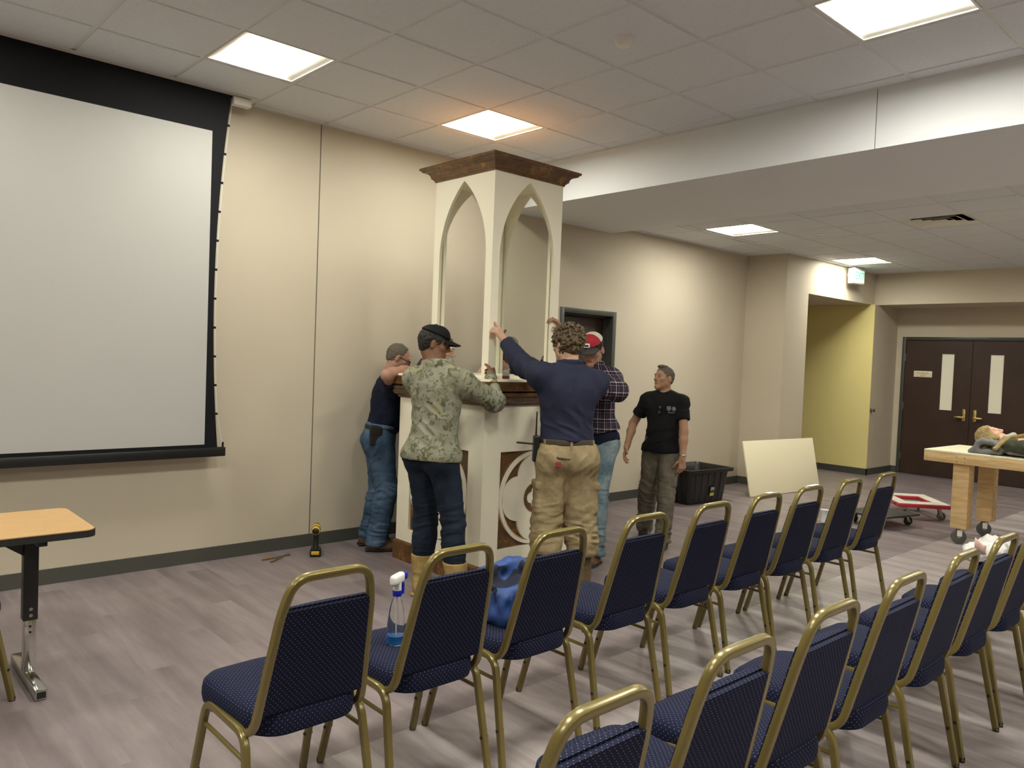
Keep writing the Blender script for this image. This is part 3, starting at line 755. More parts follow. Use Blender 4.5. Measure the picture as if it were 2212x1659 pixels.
def drill():
    t = empty('power_drill', (-.11, 2.235, 0), 0, 'yellow and black cordless power drill standing on the floor by the wall', 'power drill')
    y = M['yellow_tool']; k = M['black_plastic']
    MB().box((-.042, -.062, 0), (.042, .058, .048), bevel=.010).build('battery', k, t)
    MB().box((-.030, -.0635, .018), (.030, -.058, .046), bevel=.003).build('battery_label', y, t)
    MB().sweep([(0, -.010, .045), (0, -.004, .08), (0, .006, .13), (0, .010, .175)], rrect(.020, .026, .012, 3), up=(0, 1, 0), scale=[1.15, 1, .95, 1.1]).box((-.036, -.05, .046), (.036, .05, .062), bevel=.007).build('handle', k, t)
    mb = MB(); mb.lathe([(.0, -.085), (.020, -.083), (.031, -.072), (.034, -.02), (.034, .03), (.030, .058), (.024, .064)], (0, 0, .205), axis='y', n=24); mb.build('motor_housing', y, t)
    mb = MB(); mb.lathe([(.0, -.088), (.018, -.087), (.026, -.080)], (0, 0, .205), axis='y', n=24); mb.lathe([(.0345, -.045), (.0345, -.03), (.0335, -.03)], (0, 0, .205), axis='y', n=24)
    mb.lathe([(.024, .062), (.026, .07), (.026, .105), (.016, .125), (.006, .128)], (0, 0, .205), axis='y', n=20); mb.build('chuck', k, t)
    MB().box((-.007, .028, .150), (.007, .043, .178), bevel=.003).build('trigger', M['red'], t)
    t.rotation_euler = (0, 0, -.55)
drill()
def pliers():
    t = empty('pliers', (-.32, 2.33, 0), .3, 'pair of slim pliers lying on the floor left of the power drill', 'pliers')
    mb = MB(); mb.sweep([(-.10, .012, .006), (-.03, .010, .006), (.0, -.002, .006), (.05, -.006, .006)], rrect(.005, .004, .002, 2)); mb.sweep([(-.10, -.03, .006), (-.03, -.012, .006), (.0, .002, .008), (.05, .006, .007)], rrect(.005, .004, .002, 2)); mb.cyl((0, 0, .002), (0, 0, .014), .008); mb.build('jaws', M['steel'], t)
    MB().sweep([(-.19, .035, .007), (-.15, .028, .007), (-.09, .012, .007)], circ(.006, 8)).sweep([(-.19, -.055, .007), (-.15, -.05, .007), (-.09, -.027, .007)], circ(.006, 8)).build('grip', mat('brown grip', '#7a5a2c', .6), t)
pliers()

def tub():
    t = empty('tote_tub', (4.66, 2.06, 0), math.radians(-6), 'large black plastic tub on the floor by the corner', 'tub')
    mb = MB(); H = .405
    def ringz(hw, hd, z, r=.05): return [(x, y, z) for x, y in rrect(hw, hd, r, 4)]
    o = [ringz(.30, .20, 0), ringz(.31, .21, .01), ringz(.355, .245, H-.04), ringz(.40, .285, H-.038), ringz(.405, .29, H), ringz(.375, .262, H), ringz(.345, .235, H-.05), ringz(.295, .195, .014)]
    n = len(o[0]); vs = [p for L in o for p in L]
    mb.add(vs, [[j*n+k, j*n+(k+1) % n, (j+1)*n+(k+1) % n, (j+1)*n+k] for j in range(len(o)-1) for k in range(n)], 0, True)
    mb.add(o[0], [list(range(n-1, -1, -1))]); mb.add(o[-1], [list(range(n))])
    B_ = mb.build('shell', M['black_plastic'], t)
    r = MB()
    for k in range(5):
        x = -.22+.11*k; a = Vector((x*.9, -.208, .03)); b = Vector((x, -.242, H-.05)); r.sweep([a, b], rrect(.022, .006, .003, 2), up=(0, -1, 0))
    for s in (-1, 1):
        for y in (-.1, .0, .1): r.sweep([(s*.31, y*.9, .03), (s*.352, y, H-.05)], rrect(.02, .006, .003, 2), up=(s, 0, 0))
    r.build('rib', M['black_plastic'], t)
    lb = MB(); sl = math.atan2(.045, .36); lm = Matrix.Translation((.06, -.2315, .14)) @ Matrix.Rotation(sl, 4, 'X')
    lb.box((-.038, -.0065, -.055), (.038, -.0035, .055), mtx=lm); L = lb.build('label_sticker', mat('label dark', '#2c2c28', .6), t)
    a = MB(); a.box((-.032, -.0078, .016), (.032, -.0066, .05), mtx=lm); a.build('label_top', mat('label grey white', '#b9b9ad', .6), L)
    a = MB(); a.add([lm @ Vector(p) for p in ((-.03, -.0082, .048), (.0, -.0082, .022), (.03, -.0082, .048), (.03, -.0082, .040), (0, -.0082, .014), (-.03, -.0082, .040))], [[0, 1, 4, 5], [1, 2, 3, 4]]); a.build('label_mark', M['black_metal'], L)
    a = MB()
    for x in (-.034, -.016, .0, .02): a.box((x, -.0078, -.05), (x+.013, -.0066, -.015), mtx=lm)
    a.box((-.034, -.0078, -.026), (.034, -.0066, -.014), mtx=lm); a.build('label_band', mat('label yellow', '#d6cf2f', .6), L)
tub()

def board():
    # a cream panel leaning on the pilaster
    a, b = Vector((5.50, 1.80, 0)), Vector((6.95, 1.63, 0)); u = (b-a).normalized(); nrm = Vector((-u.y, u.x, 0)); tilt = math.radians(12.5)
    v = (Vector((0, 0, math.cos(tilt)))+nrm*math.sin(tilt)); w_ = u.cross(v)
    o = MB().box((0, 0, -.009), ((b-a).length, .685, .009), bevel=.001).build('foam_panel', M['ply'])
    o.matrix_world = Matrix(((u.x, v.x, w_.x, a.x), (u.y, v.y, w_.y, a.y), (u.z, v.z, w_.z, .003), (0, 0, 0, 1)))
    tag(o, 'large cream flat panel leaning against the pilaster', 'panel')
board()

def caster(mb_w, mb_m, x, y, z, r, wd=.035, ang=0, off=.035):
    """wheel into mb_w, fork into mb_m; hangs below z"""
    c = math.cos(ang); s = math.sin(ang); m = Matrix.Translation((x+off*c, y+off*s, r)) @ Matrix.Rotation(ang, 4, 'Z')
    tmp = MB(); tmp.lathe([(.012, -wd/2), (r*.8, -wd/2), (r, -wd/2+.006), (r, wd/2-.006), (r*.8, wd/2), (.012, wd/2)], axis='y', n=28); mb_w.add([m @ Vector(p) for p in tmp.v], tmp.f, 0, True)
    tmp = MB()
    for q in (-1, 1): tmp.prism([(-.020, 0.004), (.016, -.012), (-.004-off*.4, z-r), (-off-.024, z-r)], q*(wd/2+.006)-.002, q*(wd/2+.006)+.002, mtx=Matrix(((1, 0, 0, 0), (0, 0, 1, 0), (0, 1, 0, 0), (0, 0, 0, 1))))
    tmp.box((-off-.035, -wd/2-.014, z-r-.008), (-off+.035, wd/2+.014, z-r)); tmp.cyl((0, -wd/2-.012, 0), (0, wd/2+.012, 0), .009, n=10)
    mb_m.add([m @ Vector(p) for p in tmp.v], tmp.f)
def cart():
    t = empty('rolling_table', (4.92, -.36, 0), math.radians(-2), 'pale wooden rolling table on casters beside the double door', 'table')
    z = .872; W_, L = .87, 2.3
    MB().box((0, -L, z-.019), (W_, 0, z), bevel=.002).build('table_top', M['ply'], t)
    mb = MB(); 
    for lo, hi in (((.0, -L, z-.11), (.038, 0, z-.0195)), ((W_-.038, -L, z-.11), (W_, 0, z-.0195)), ((.038, -.038, z-.11), (W_-.038, 0, z-.0195)), ((.038, -L, z-.11), (W_-.038, -L+.038, z-.0195))): mb.box(lo, hi, bevel=.003)
    mb.build('apron', M['pine'], t)
    sc = MB()
    for yy in (-.29, -.36):
        for zz in (z-.05, z-.09): sc.cyl((-.001, yy, zz), (.002, yy, zz), .005, n=8)
    sc.build('screw', M['steel'], t)
    for x in (.045, W_-.045-.13):
        for y in (-.25, -L+.46):
            l = MB(); zl = .152
            l.box((x, y-.140, zl), (x+.02, y, z-.02), bevel=.002); l.box((x+.021, y-.140, zl), (x+.13, y-.120, z-.02), bevel=.002); l.box((x+.021, y-.02, zl), (x+.13, y, z-.02), bevel=.002)
            l.box((x+.021, y-.119, zl), (x+.06, y-.021, z-.02)); leg = l.build('leg', M['pine'], t)
            a, b = MB(), MB(); caster(a, b, x+.065, y-.07, zl, .066, .034, math.radians(125), .012); 
            C_ = b.build('caster', M['steel'], leg); a.build('wheel', M['hub'], leg)
            lb = MB(); lm = Matrix.Translation((x+.065-.006, y-.06, .105)) @ Matrix.Rotation(math.radians(125), 4, 'Z'); 
            for q in (-1, 1): lb.box((-.022, q*.027-.001, -.03), (.02, q*.027+.001, .03), mtx=lm)
            lb.build('caster_label', M['paper'], leg)
cart()
def dolly(name, cx, cy, ang, L, W_, z, m, label, hole, wheelm):
    t = empty(name, (cx, cy, 0), ang, label, 'dolly')
    mb = MB()
    if hole:
        hx, hy = L*.25, W_*.24
        for lo, hi in (((-L/2, -W_/2, z-.04), (-hx, W_/2, z)), ((hx, -W_/2, z-.04), (L/2, W_/2, z)), ((-hx, -W_/2, z-.04), (hx, -hy, z)), ((-hx, hy, z-.04), (hx, W_/2, z))): mb.box(lo, hi, bevel=.006)
        F = mb.build('frame', m, t)
        c = MB()
        for lo, hi in (((-L/2+.008, -W_/2+.008, z+.0005), (-hx-.012, W_/2-.008, z+.004)), ((hx+.012, -W_/2+.008, z+.0005), (L/2-.008, W_/2-.008, z+.004)), ((-hx, -W_/2+.008, z+.0005), (hx, -hy-.012, z+.004)), ((-hx, hy+.012, z+.0005), (hx, W_/2-.008, z+.004))): c.box(lo, hi)
        c.build('carpet_pad', mat('pale grey carpet pad', '#cfc8ba', .95, var=.06, vscale=60, bump=.4, bscale=300), t)
        s = MB()
        for q in (-1, 1):
            for x in (-L*.36, L*.36): s.box((x-.02, q*W_/2-.002, z-.032), (x+.02, q*W_/2+.002, z-.012))
        s.build('slot', M['black_metal'], t)
    else:
        mb.box((-L/2, -W_/2, z-.02), (L/2, W_/2, z), bevel=.004); mb.build('deck', m, t)
    for sx in (-1, 1):
        for sy in (-1, 1):
            a, b = MB(), MB(); zl = z-.04 if hole else z-.02
            caster(a, b, sx*(L/2-.09), sy*(W_/2-.09), zl, .045, .026, .6*sx+sy, .02); C_ = b.build('caster', M['steel'], t); a.build('wheel', wheelm, C_)
dolly('furniture_dolly', 6.20, .19, math.radians(41), .74, .55, .175, M['red'], 'red furniture dolly with pale padded top and open centre', True, M['hub'])
M['black_worn'] = mat('worn black plywood', '#34332e', .55, spec=.4, var=.2, vscale=10)
dolly('flat_dolly', 5.31, .165, math.radians(-14), .62, .46, .128, M['black_worn'], 'black flat wheeled dolly in front of the red one', False, M['bumper'])
# cup on the far front-row seat
o = MB().lathe([(.0, .0), (.026, .0), (.034, .085), (.036, .088), (.033, .088), (.025, .006), (.0, .006)], n=24).build('cup', M['white_plastic']); o.location = (2.40, -.60, .4935)
tag(o, 'small white cup on a seat near the right end of the front row', 'cup')
# ------------------------------------------------------------------ smooth-blended solid modelling (for bodies, clothes, soft things)
def V(*a): return np.array(a[0] if len(a) == 1 else a, float)
def unit(v): v = V(v); return v/(np.linalg.norm(v)+1e-12)
def rotm(ax, ang):
    x, y, z = unit(ax); c, s = math.cos(ang), math.sin(ang); C = 1-c
    return np.array([[c+x*x*C, x*y*C-z*s, x*z*C+y*s], [y*x*C+z*s, c+y*y*C, y*z*C-x*s], [z*x*C-y*s, z*y*C+x*s, c+z*z*C]])
def cap_(a, b, ra, rb=None, k=.02): return ('c', V(a), V(b), ra, ra if rb is None else rb, k)
def ell_(c, r, Mx=None, k=.02): return ('e', V(c), V(r), np.eye(3) if Mx is None else Mx, k)
def box_(c, hlf, rnd, Mx=None, k=.01): return ('b', V(c), V(hlf), np.eye(3) if Mx is None else Mx, k, rnd)
def fun_(f, lo, hi, k=.004): return ('f', V(lo), V(hi), f, k)
def ccap_(a, b, ra, rb, k=.03):
    """tapered limb whose far end b is cut flat"""
    q = cap_(a, b, ra, rb, k); u = unit(V(b)-V(a)); lo, hi = pbounds(q)
    def f(X, Y, Z): return np.maximum(peval(q, X, Y, Z), (X-b[0])*u[0]+(Y-b[1])*u[1]+(Z-b[2])*u[2])
    return fun_(f, lo, hi, k)
def clip_(q, pt, n, k=.02):
    """one shape trimmed by a half-space before it is blended in"""
    n = unit(n); lo, hi = pbounds(q)
    def f(X, Y, Z): return np.maximum(peval(q, X, Y, Z), (X-pt[0])*n[0]+(Y-pt[1])*n[1]+(Z-pt[2])*n[2])
    return fun_(f, lo, hi, k)
def sub_(p): return ('-', p)
def pbounds(p):
    if p[0] == 'c': r = max(p[3], p[4]); return np.minimum(p[1], p[2])-r, np.maximum(p[1], p[2])+r
    if p[0] == 'e': e = np.sqrt(((p[3]*p[2])**2).sum(1)); return p[1]-e, p[1]+e
    if p[0] == 'b': e = np.abs(p[3]) @ p[2]; return p[1]-e, p[1]+e
    if p[0] == 'f': return p[1], p[2]
def pk(p): return {'c': lambda: p[5], 'e': lambda: p[4], 'b': lambda: p[4], 'f': lambda: p[4]}[p[0]]()
def peval(p, X, Y, Z):
    if p[0] == 'c':
        a, b, ra, rb = p[1:5]; d = b-a; L = d @ d+1e-12
        x, y, z = X-a[0], Y-a[1], Z-a[2]
        t = np.clip((x*d[0]+y*d[1]+z*d[2])/L, 0, 1)
        return np.sqrt((x-t*d[0])**2+(y-t*d[1])**2+(z-t*d[2])**2)-(ra+(rb-ra)*t)
    if p[0] == 'f': return p[3](X, Y, Z)
    c, r, m = p[1:4]; x, y, z = X-c[0], Y-c[1], Z-c[2]
    u = m[0, 0]*x+m[1, 0]*y+m[2, 0]*z; v = m[0, 1]*x+m[1, 1]*y+m[2, 1]*z; w_ = m[0, 2]*x+m[1, 2]*y+m[2, 2]*z
    if p[0] == 'e':
        k0 = np.sqrt((u/r[0])**2+(v/r[1])**2+(w_/r[2])**2); k1 = np.sqrt((u/r[0]**2)**2+(v/r[1]**2)**2+(w_/r[2]**2)**2)
        return k0*(k0-1)/(k1+1e-9)
    rd = p[5]; qx, qy, qz = np.abs(u)-r[0]+rd, np.abs(v)-r[1]+rd, np.abs(w_)-r[2]+rd
    return np.sqrt(np.maximum(qx, 0)**2+np.maximum(qy, 0)**2+np.maximum(qz, 0)**2)+np.minimum(np.maximum(np.maximum(qx, qy), qz), 0)-rd
EDG = [(0, 1), (2, 3), (4, 5), (6, 7), (0, 2), (1, 3), (4, 6), (5, 7), (0, 4), (1, 5), (2, 6), (3, 7)]
CO = np.array([(i, j, k) for i in (0, 1) for j in (0, 1) for k in (0, 1)])
def solid(prims, h, cuts=(), cutk=.0):
    """surface of the smooth union (and subtraction) of prims, trimmed by half-spaces (point, outward normal)"""
    lo = np.min([pbounds(p)[0] for p in prims if p[0] != '-'], 0)-3*h; hi = np.max([pbounds(p)[1] for p in prims if p[0] != '-'], 0)+3*h
    n = np.ceil((hi-lo)/h).astype(int)+1; D = np.full(n, .25, np.float32)
    ax = [(lo[i]+h*np.arange(n[i])).astype(np.float32) for i in range(3)]
    for p in prims:
        neg = p[0] == '-'; q = p[1] if neg else p
        k = pk(q); a, b = pbounds(q); m = k+3*h
        s = [slice(max(0, int((a[i]-m-lo[i])/h)), max(0, min(n[i], int((b[i]+m-lo[i])/h)+2))) for i in range(3)]
        if any(x.stop <= x.start for x in s): continue
        X, Y, Z = ax[0][s[0]][:, None, None], ax[1][s[1]][None, :, None], ax[2][s[2]][None, None, :]
        d = peval(q, X, Y, Z).astype(np.float32); cur = D[s[0], s[1], s[2]]
        if neg:
            e = np.maximum(k-np.abs(cur+d), 0)/k; D[s[0], s[1], s[2]] = np.maximum(cur, -d)+e*e*k*.25
        else:
            e = np.maximum(k-np.abs(cur-d), 0)/k; D[s[0], s[1], s[2]] = np.minimum(cur, d)-e*e*k*.25
    X, Y, Z = ax[0][:, None, None], ax[1][None, :, None], ax[2][None, None, :]
    for c, nn in cuts:
        nn = unit(nn); np.maximum(D, ((X-c[0])*nn[0]+(Y-c[1])*nn[1]+(Z-c[2])*nn[2]).astype(np.float32), out=D)
    return nets(D, lo, h)
def nets(D, lo, h):
    D = np.pad(D, 1, constant_values=1.0); lo = lo-h
    S = D < 0; n = np.array(D.shape)
    cnt = np.zeros(n-1, np.int8)
    for o in CO: cnt += S[o[0]:n[0]-1+o[0], o[1]:n[1]-1+o[1], o[2]:n[2]-1+o[2]]
    act = (cnt > 0) & (cnt < 8); idx = np.argwhere(act); N = len(idx)
    vid = np.full(n-1, -1, np.int32); vid[act] = np.arange(N)
    val = np.stack([D[idx[:, 0]+o[0], idx[:, 1]+o[1], idx[:, 2]+o[2]] for o in CO], 1)
    acc = np.zeros((N, 3)); c = np.zeros(N)
    for a, b in EDG:
        va, vb = val[:, a], val[:, b]; m = (va < 0) != (vb < 0)
        t = np.where(m, va/np.where(m, va-vb, 1), 0)
        acc += np.where(m[:, None], CO[a]+t[:, None]*(CO[b]-CO[a]), 0); c += m
    P = lo+h*(idx+acc/c[:, None]); Q = []
    for ax_ in range(3):
        A = S if ax_ == 0 else (np.moveaxis(S, 1, 0) if ax_ == 1 else np.moveaxis(S, 2, 0))
        e = np.argwhere(A[:-1, 1:-1, 1:-1] != A[1:, 1:-1, 1:-1]); e[:, 1:] += 1
        ins = A[e[:, 0], e[:, 1], e[:, 2]]
        def cell(du, dv):
            u, v, w_ = e[:, 0], e[:, 1]+du, e[:, 2]+dv
            return vid[u, v, w_] if ax_ == 0 else (vid[v, u, w_] if ax_ == 1 else vid[v, w_, u])
        q = np.stack([cell(-1, -1), cell(0, -1), cell(0, 0), cell(-1, 0)], 1)
        fl = ins if ax_ != 1 else ~ins
        q[~fl] = q[~fl][:, ::-1]; Q.append(q)
    return P, np.concatenate(Q)
def vnormals(P, Q):
    fn = np.cross(P[Q[:, 2]]-P[Q[:, 0]], P[Q[:, 3]]-P[Q[:, 1]]); N = np.zeros_like(P)
    for k in range(4):
        for c in range(3): N[:, c] += np.bincount(Q[:, k], fn[:, c], len(P))
    return N/(np.linalg.norm(N, axis=1, keepdims=True)+1e-12)
def relax(P, Q, it=1, f=.5):
    for _ in range(it):
        c = P[Q].mean(1); A = np.zeros_like(P); w_ = np.bincount(Q.ravel(), minlength=len(P))
        for k in range(4):
            for d in range(3): A[:, d] += np.bincount(Q[:, k], c[:, d], len(P))
        P = P*(1-f)+f*A/np.maximum(w_, 1)[:, None]
    return P
def vnoise(P, seed=0):
    i = np.floor(P).astype(np.int64); f = P-i; u = f*f*(3-2*f); out = 0
    for a in (0, 1):
        for b in (0, 1):
            for c in (0, 1):
                hsh = ((i[:, 0]+a)*374761393+(i[:, 1]+b)*668265263+(i[:, 2]+c)*1274126177+seed*974634777) & 0xffffffff
                hsh = ((hsh ^ (hsh >> 13))*1103515245) & 0xffffffff; r = ((hsh ^ (hsh >> 16)) & 0xffff)/65535.
                out = out+r*(u[:, 0] if a else 1-u[:, 0])*(u[:, 1] if b else 1-u[:, 1])*(u[:, 2] if c else 1-u[:, 2])
    return out*2-1
def folds(P, N, amp=.004, fr=(9, 9, 5), seed=1, foci=()):
    """cloth relief: broad ripples plus creases crowding at bends; foci = (centre, radius, amplitude, limb axis, spacing)"""
    w_ = np.stack([vnoise(P*4, seed+5), vnoise(P*4, seed+6), vnoise(P*4, seed+7)], 1)
    d = amp*vnoise(P*np.array(fr)+w_*.8, seed)+amp*.5*vnoise(P*np.array(fr)*2.3+w_, seed+1)
    for k, (c, r, a, axis, sp) in enumerate(foci):
        axis = unit(axis); q = P-V(c); s = q @ axis; g = np.exp(-(q*q).sum(1)/(r*r))
        t = q-s[:, None]*axis
        Q_ = np.stack([s/sp+w_[:, 0]*1.3, t[:, 0]*9+w_[:, 1]*.6, t[:, 1]*9+t[:, 2]*7], 1)
        n = vnoise(Q_, seed+11+k); d = d+g*a*(1-2*np.abs(n))
    return P+N*d[:, None]
def put(name, P, Q, m, parent, inv=None, mi=None):
    if inv is not None: P = P @ inv[:3, :3].T+inv[:3, 3]
    me = bpy.data.meshes.new(name); me.vertices.add(len(P)); me.vertices.foreach_set('co', P.astype(np.float32).ravel())
    me.loops.add(Q.size); me.loops.foreach_set('vertex_index', Q.astype(np.int32).ravel())
    me.polygons.add(len(Q)); me.polygons.foreach_set('loop_start', np.arange(0, Q.size, 4, dtype=np.int32)); 
    for mm in (m if isinstance(m, (list, tuple)) else [m]): me.materials.append(mm)
    if mi is not None: me.polygons.foreach_set('material_index', mi.astype(np.int32))
    me.polygons.foreach_set('use_smooth', np.ones(len(Q), bool)); me.update(calc_edges=True); me.validate()
    o = bpy.data.objects.new(name, me); COL.objects.link(o)
    if parent: o.parent = parent
    return o
def soft(name, prims, h, m, parent=None, cuts=(), fold=None, inv=None, it=1):
    P, Q = solid(prims, h, cuts); P = relax(P, Q, it)
    if fold: P = folds(P, vnormals(P, Q), **fold); 
    return put(name, P, Q, m, parent, inv)
def ik(a, b, l1, l2, pole):
    a, b = V(a), V(b); d = b-a; L = np.linalg.norm(d); u = d/L; L = min(L, (l1+l2)*.998); L = max(L, abs(l1-l2)*1.05)
    x = (l1*l1-l2*l2+L*L)/(2*L); hh = math.sqrt(max(l1*l1-x*x, 0)); p = V(pole)-u*(V(pole) @ u); p = unit(p)
    return a+u*x+p*hh, a+u*L
# ------------------------------------------------------------------ people
def skin(name, c, v=.10):
    m = mat(name, c, .55, spec=.35, var=v, vscale=16); bsdf(m).inputs['Subsurface Weight'].default_value = .06; return m
M['eye'] = mat('eye dark', '#2a2320', .25); M['lip'] = mat('lip', '#8f5a4c', .5)
def hand_prims(Wp, d, n, right, curl=(.5, .6, .4), thumb=.5, spread=.10, s=1.0, curls=None, thumb_dir=None):
    """five fingers on a palm; d points along the hand, n out of the palm"""
    d = unit(d); n = unit(V(n)-d*(V(n) @ d)); t = np.cross(d, n)*(1 if right else -1); W_ = V(Wp); P = []
    off = (.029, .0095, -.0105, -.029); ml = (.094, .098, .092, .084); fl = (1.0, 1.1, 1.02, .80)
    P.append(cap_(W_-d*.03, W_+d*.02, .024, .024, .02))
    for i in range(4):
        K = W_+d*ml[i]*s+t*off[i]*s
        P.append(cap_(W_+d*.018*s+t*off[i]*.55*s, K, .0135*s, .0115*s, .014))
        c = curls[i] if curls else curl
        a = 0; p = K; sp = spread*(1.5-i)
        for seg, L, r0, r1 in ((0, .044, .0095, .0085), (1, .027, .0085, .0078), (2, .021, .0078, .0062)):
            a += c[seg]; u = unit(d*math.cos(a)+n*math.sin(a)+t*sp*math.cos(a)); e = p+u*L*fl[i]*s
            P.append(cap_(p, e, r0*s, r1*s, .0045)); p = e
    P.append(ell_(W_+d*.05*s+n*.008, (.030*s, .038*s, .014*s), np.stack([t, d, n], 1), .012))
    B = W_+d*.022*s+t*.020*s+n*.006
    u1 = unit(d*.62+t*.72+n*.28) if thumb_dir is None else unit(V(thumb_dir)*.7+d*.2+t*.3)
    p1 = B+u1*.042*s; u2 = unit(d*(.85)+t*.32+n*thumb) if thumb_dir is None else unit(thumb_dir); p2 = p1+u2*.034*s; u3 = unit(u2+n*thumb*.5); p3 = p2+u3*.026*s
    P += [cap_(B, p1, .015*s, .0115*s, .014), cap_(p1, p2, .0112*s, .0098*s, .005), cap_(p2, p3, .0098*s, .0075*s, .004)]
    return P
def head_prims(c, R, s=1.0, jaw=1.0, nose=1.0):
    def w(x, y, z): return c+R @ V(x, y, z)*s
    def r(*a): return V(*a)*s
    P = [ell_(w(0, -.014, .028), r(.076, .098, .086), R, .02), ell_(w(0, .028, -.030), r(.061, .064, .086), R, .03),
         cap_(w(-.046*jaw, .004, -.058), w(0, .068, -.098), .022*s, .018*s, .03), cap_(w(.046*jaw, .004, -.058), w(0, .068, -.098), .022*s, .018*s, .03),
         ell_(w(0, .078, -.102), r(.021, .016, .015), R, .018), ell_(w(-.043, .056, -.022), r(.022, .02, .018), R, .02), ell_(w(.043, .056, -.022), r(.022, .02, .018), R, .02),
         cap_(w(-.034, .080, .022), w(.034, .080, .022), .012*s, .012*s, .014)]
    for x in (-.032, .032): P.append(sub_(ell_(w(x, .099, .003), r(.017, .014, .009), R, .010)))
    for x in (-.032, .032): P.append(ell_(w(x, .0765, .003), r(.0125, .0125, .0105), R, .004))
    P += [cap_(w(0, .090, .014), w(0, .110*nose, -.026), .0085*s, .0115*s, .010), ell_(w(-.012, .098, -.033), r(.0085, .010, .008), R, .006), ell_(w(.012, .098, -.033), r(.0085, .010, .008), R, .006),
          ell_(w(0, .084, -.060), r(.026, .012, .014), R, .012), cap_(w(-.019, .090, -.0595), w(.019, .090, -.0595), .0052*s, .0052*s, .005), cap_(w(-.016, .0895, -.0705), w(.016, .0895, -.0705), .0058*s, .0058*s, .005),
          sub_(cap_(w(-.022, .097, -.065), w(.022, .097, -.065), .0028*s, .0028*s, .003))]
    for x in (-1, 1):
        E_ = R @ rotm((0, 0, 1), x*.35) @ rotm((1, 0, 0), -.2)
        P += [ell_(w(x*.079, -.010, -.012), r(.0085, .019, .033), E_, .006), sub_(ell_(w(x*.089, -.006, -.008), r(.006, .010, .018), E_, .004))]
    return P
PEOPLE = []
class Person:
    def __init__(p, label, at, yaw, s=1.0, hip=.93, lean=0, side=0, tw=0, head=(0, 0, 0), feet=((-.10, 0, 10), (.10, 0, -10)), hands=None, g=1.0, skin='', hips=(0, 0), sh=.170, shz=0, headoff=(0, 0, 0), pole=((0, 1, 0), (0, 1, 0)), hs=1.0, name='person', elev=(0, 0)):
        p.s = s; p.g = g; p.skin = skin
        y = math.radians(yaw); p.F = V(math.cos(y), math.sin(y), 0); p.Rt = V(math.sin(y), -math.cos(y), 0); p.Z = V(0, 0, 1.)
        p.root = empty(name, (at[0], at[1], 0), y-PI/2, label, 'person')
        p.inv = np.array(p.root_matrix().inverted()) if False else np.array((Matrix.Translation((at[0], at[1], 0)) @ Matrix.Rotation(y-PI/2, 4, 'Z')).inverted())
        a = V(at[0], at[1], 0); p.a = a
        p.P = a+p.Z*hip*s+p.Rt*hips[0]+p.F*hips[1]
        l = math.radians(lean); sd = math.radians(side)
        p.U = unit(p.Z*math.cos(l)+p.F*math.sin(l)+p.Rt*math.sin(sd))
        p.TF = unit(p.F-p.U*(p.F @ p.U))
        t = math.radians(tw); TR = np.cross(p.TF, p.U)
        p.SR = unit(TR*math.cos(t)+p.TF*math.sin(t)); p.SF = np.cross(p.U, p.SR)
        p.M0 = np.stack([TR, p.TF, p.U], 1); p.MS = np.stack([p.SR, p.SF, p.U], 1)
        p.C = p.P+p.U*.36*s; p.neck = p.P+p.U*(.540+shz)*s-p.SF*.005
        p.S = [p.P+p.U*(.454+shz+elev[0])*s-p.SR*sh*s, p.P+p.U*(.454+shz+elev[1])*s+p.SR*sh*s]
        hy, hp, hr = [math.radians(v) for v in head]
        fw = V(math.cos(hy), math.sin(hy), 0); rt = V(math.sin(hy), -math.cos(hy), 0)
        p.HR = np.stack([rt, fw, p.Z], 1) @ rotm((1, 0, 0), -hp) @ rotm((0, 1, 0), hr)
        p.hs = s*.99*hs
        p.H = p.neck+p.U*.143*s+V(fw)*(.025+.02*math.sin(hp))+p.Rt*headoff[0]+p.F*headoff[1]+p.Z*headoff[2]
        p.hipj = [p.P-p.Rt*.088*s-p.Z*.01, p.P+p.Rt*.088*s-p.Z*.01]
        p.ank, p.knee, p.toe = [], [], []
        for i, (fx, fy, fa) in enumerate(feet):
            an = a+p.Rt*fx+p.F*fy+p.Z*.085*s; ang = math.radians(fa)
            dv = p.F*math.cos(ang)-p.Rt*math.sin(ang)
            po = p.F*pole[i][1]+p.Rt*pole[i][0]
            k, e = ik(p.hipj[i], an, .435*s, .415*s, dv*.7+po*.6); p.ank.append(e); p.knee.append(k); p.toe.append(dv)
        PEOPLE.append(p); p.wr, p.el, p.hd = [], [], []
        for i in (0, 1):
            hnd = hands[i]; e, w_ = ik(p.S[i], hnd['w'], .292*s, .262*s, hnd['pole']); p.el.append(e); p.wr.append(w_); p.hd.append(hnd)
    def torso(p, o=0., k=.05, belly=0.):
        s, g = p.s, p.g; P, U, M0, MS = p.P, p.U, p.M0, p.MS
        L = [ell_(P-p.Z*.0+U*.02*s, V(.152*g+o, .112*g+o, .13+o)*s, M0, k), ell_(P+U*.17*s+p.TF*(.006+belly), V(.143*g+o, .103*g+o+belly, .16+o)*s, M0, k),
             ell_(P+U*.345*s, V(.158*g+o, .108*g+o, .175+o)*s, MS, k), ell_(P+U*.415*s, V(.165*g+o, .088+o, .10+o)*s, MS, k),
             cap_(p.S[0], p.S[1], (.048+o*.8)*s, (.048+o*.8)*s, k), cap_(p.neck-p.U*.012-p.SF*.012, p.S[0]+U*.008, (.042+o*.5)*s, (.038+o*.5)*s, k), cap_(p.neck-p.U*.012-p.SF*.012, p.S[1]+U*.008, (.042+o*.5)*s, (.038+o*.5)*s, k)]
        return L
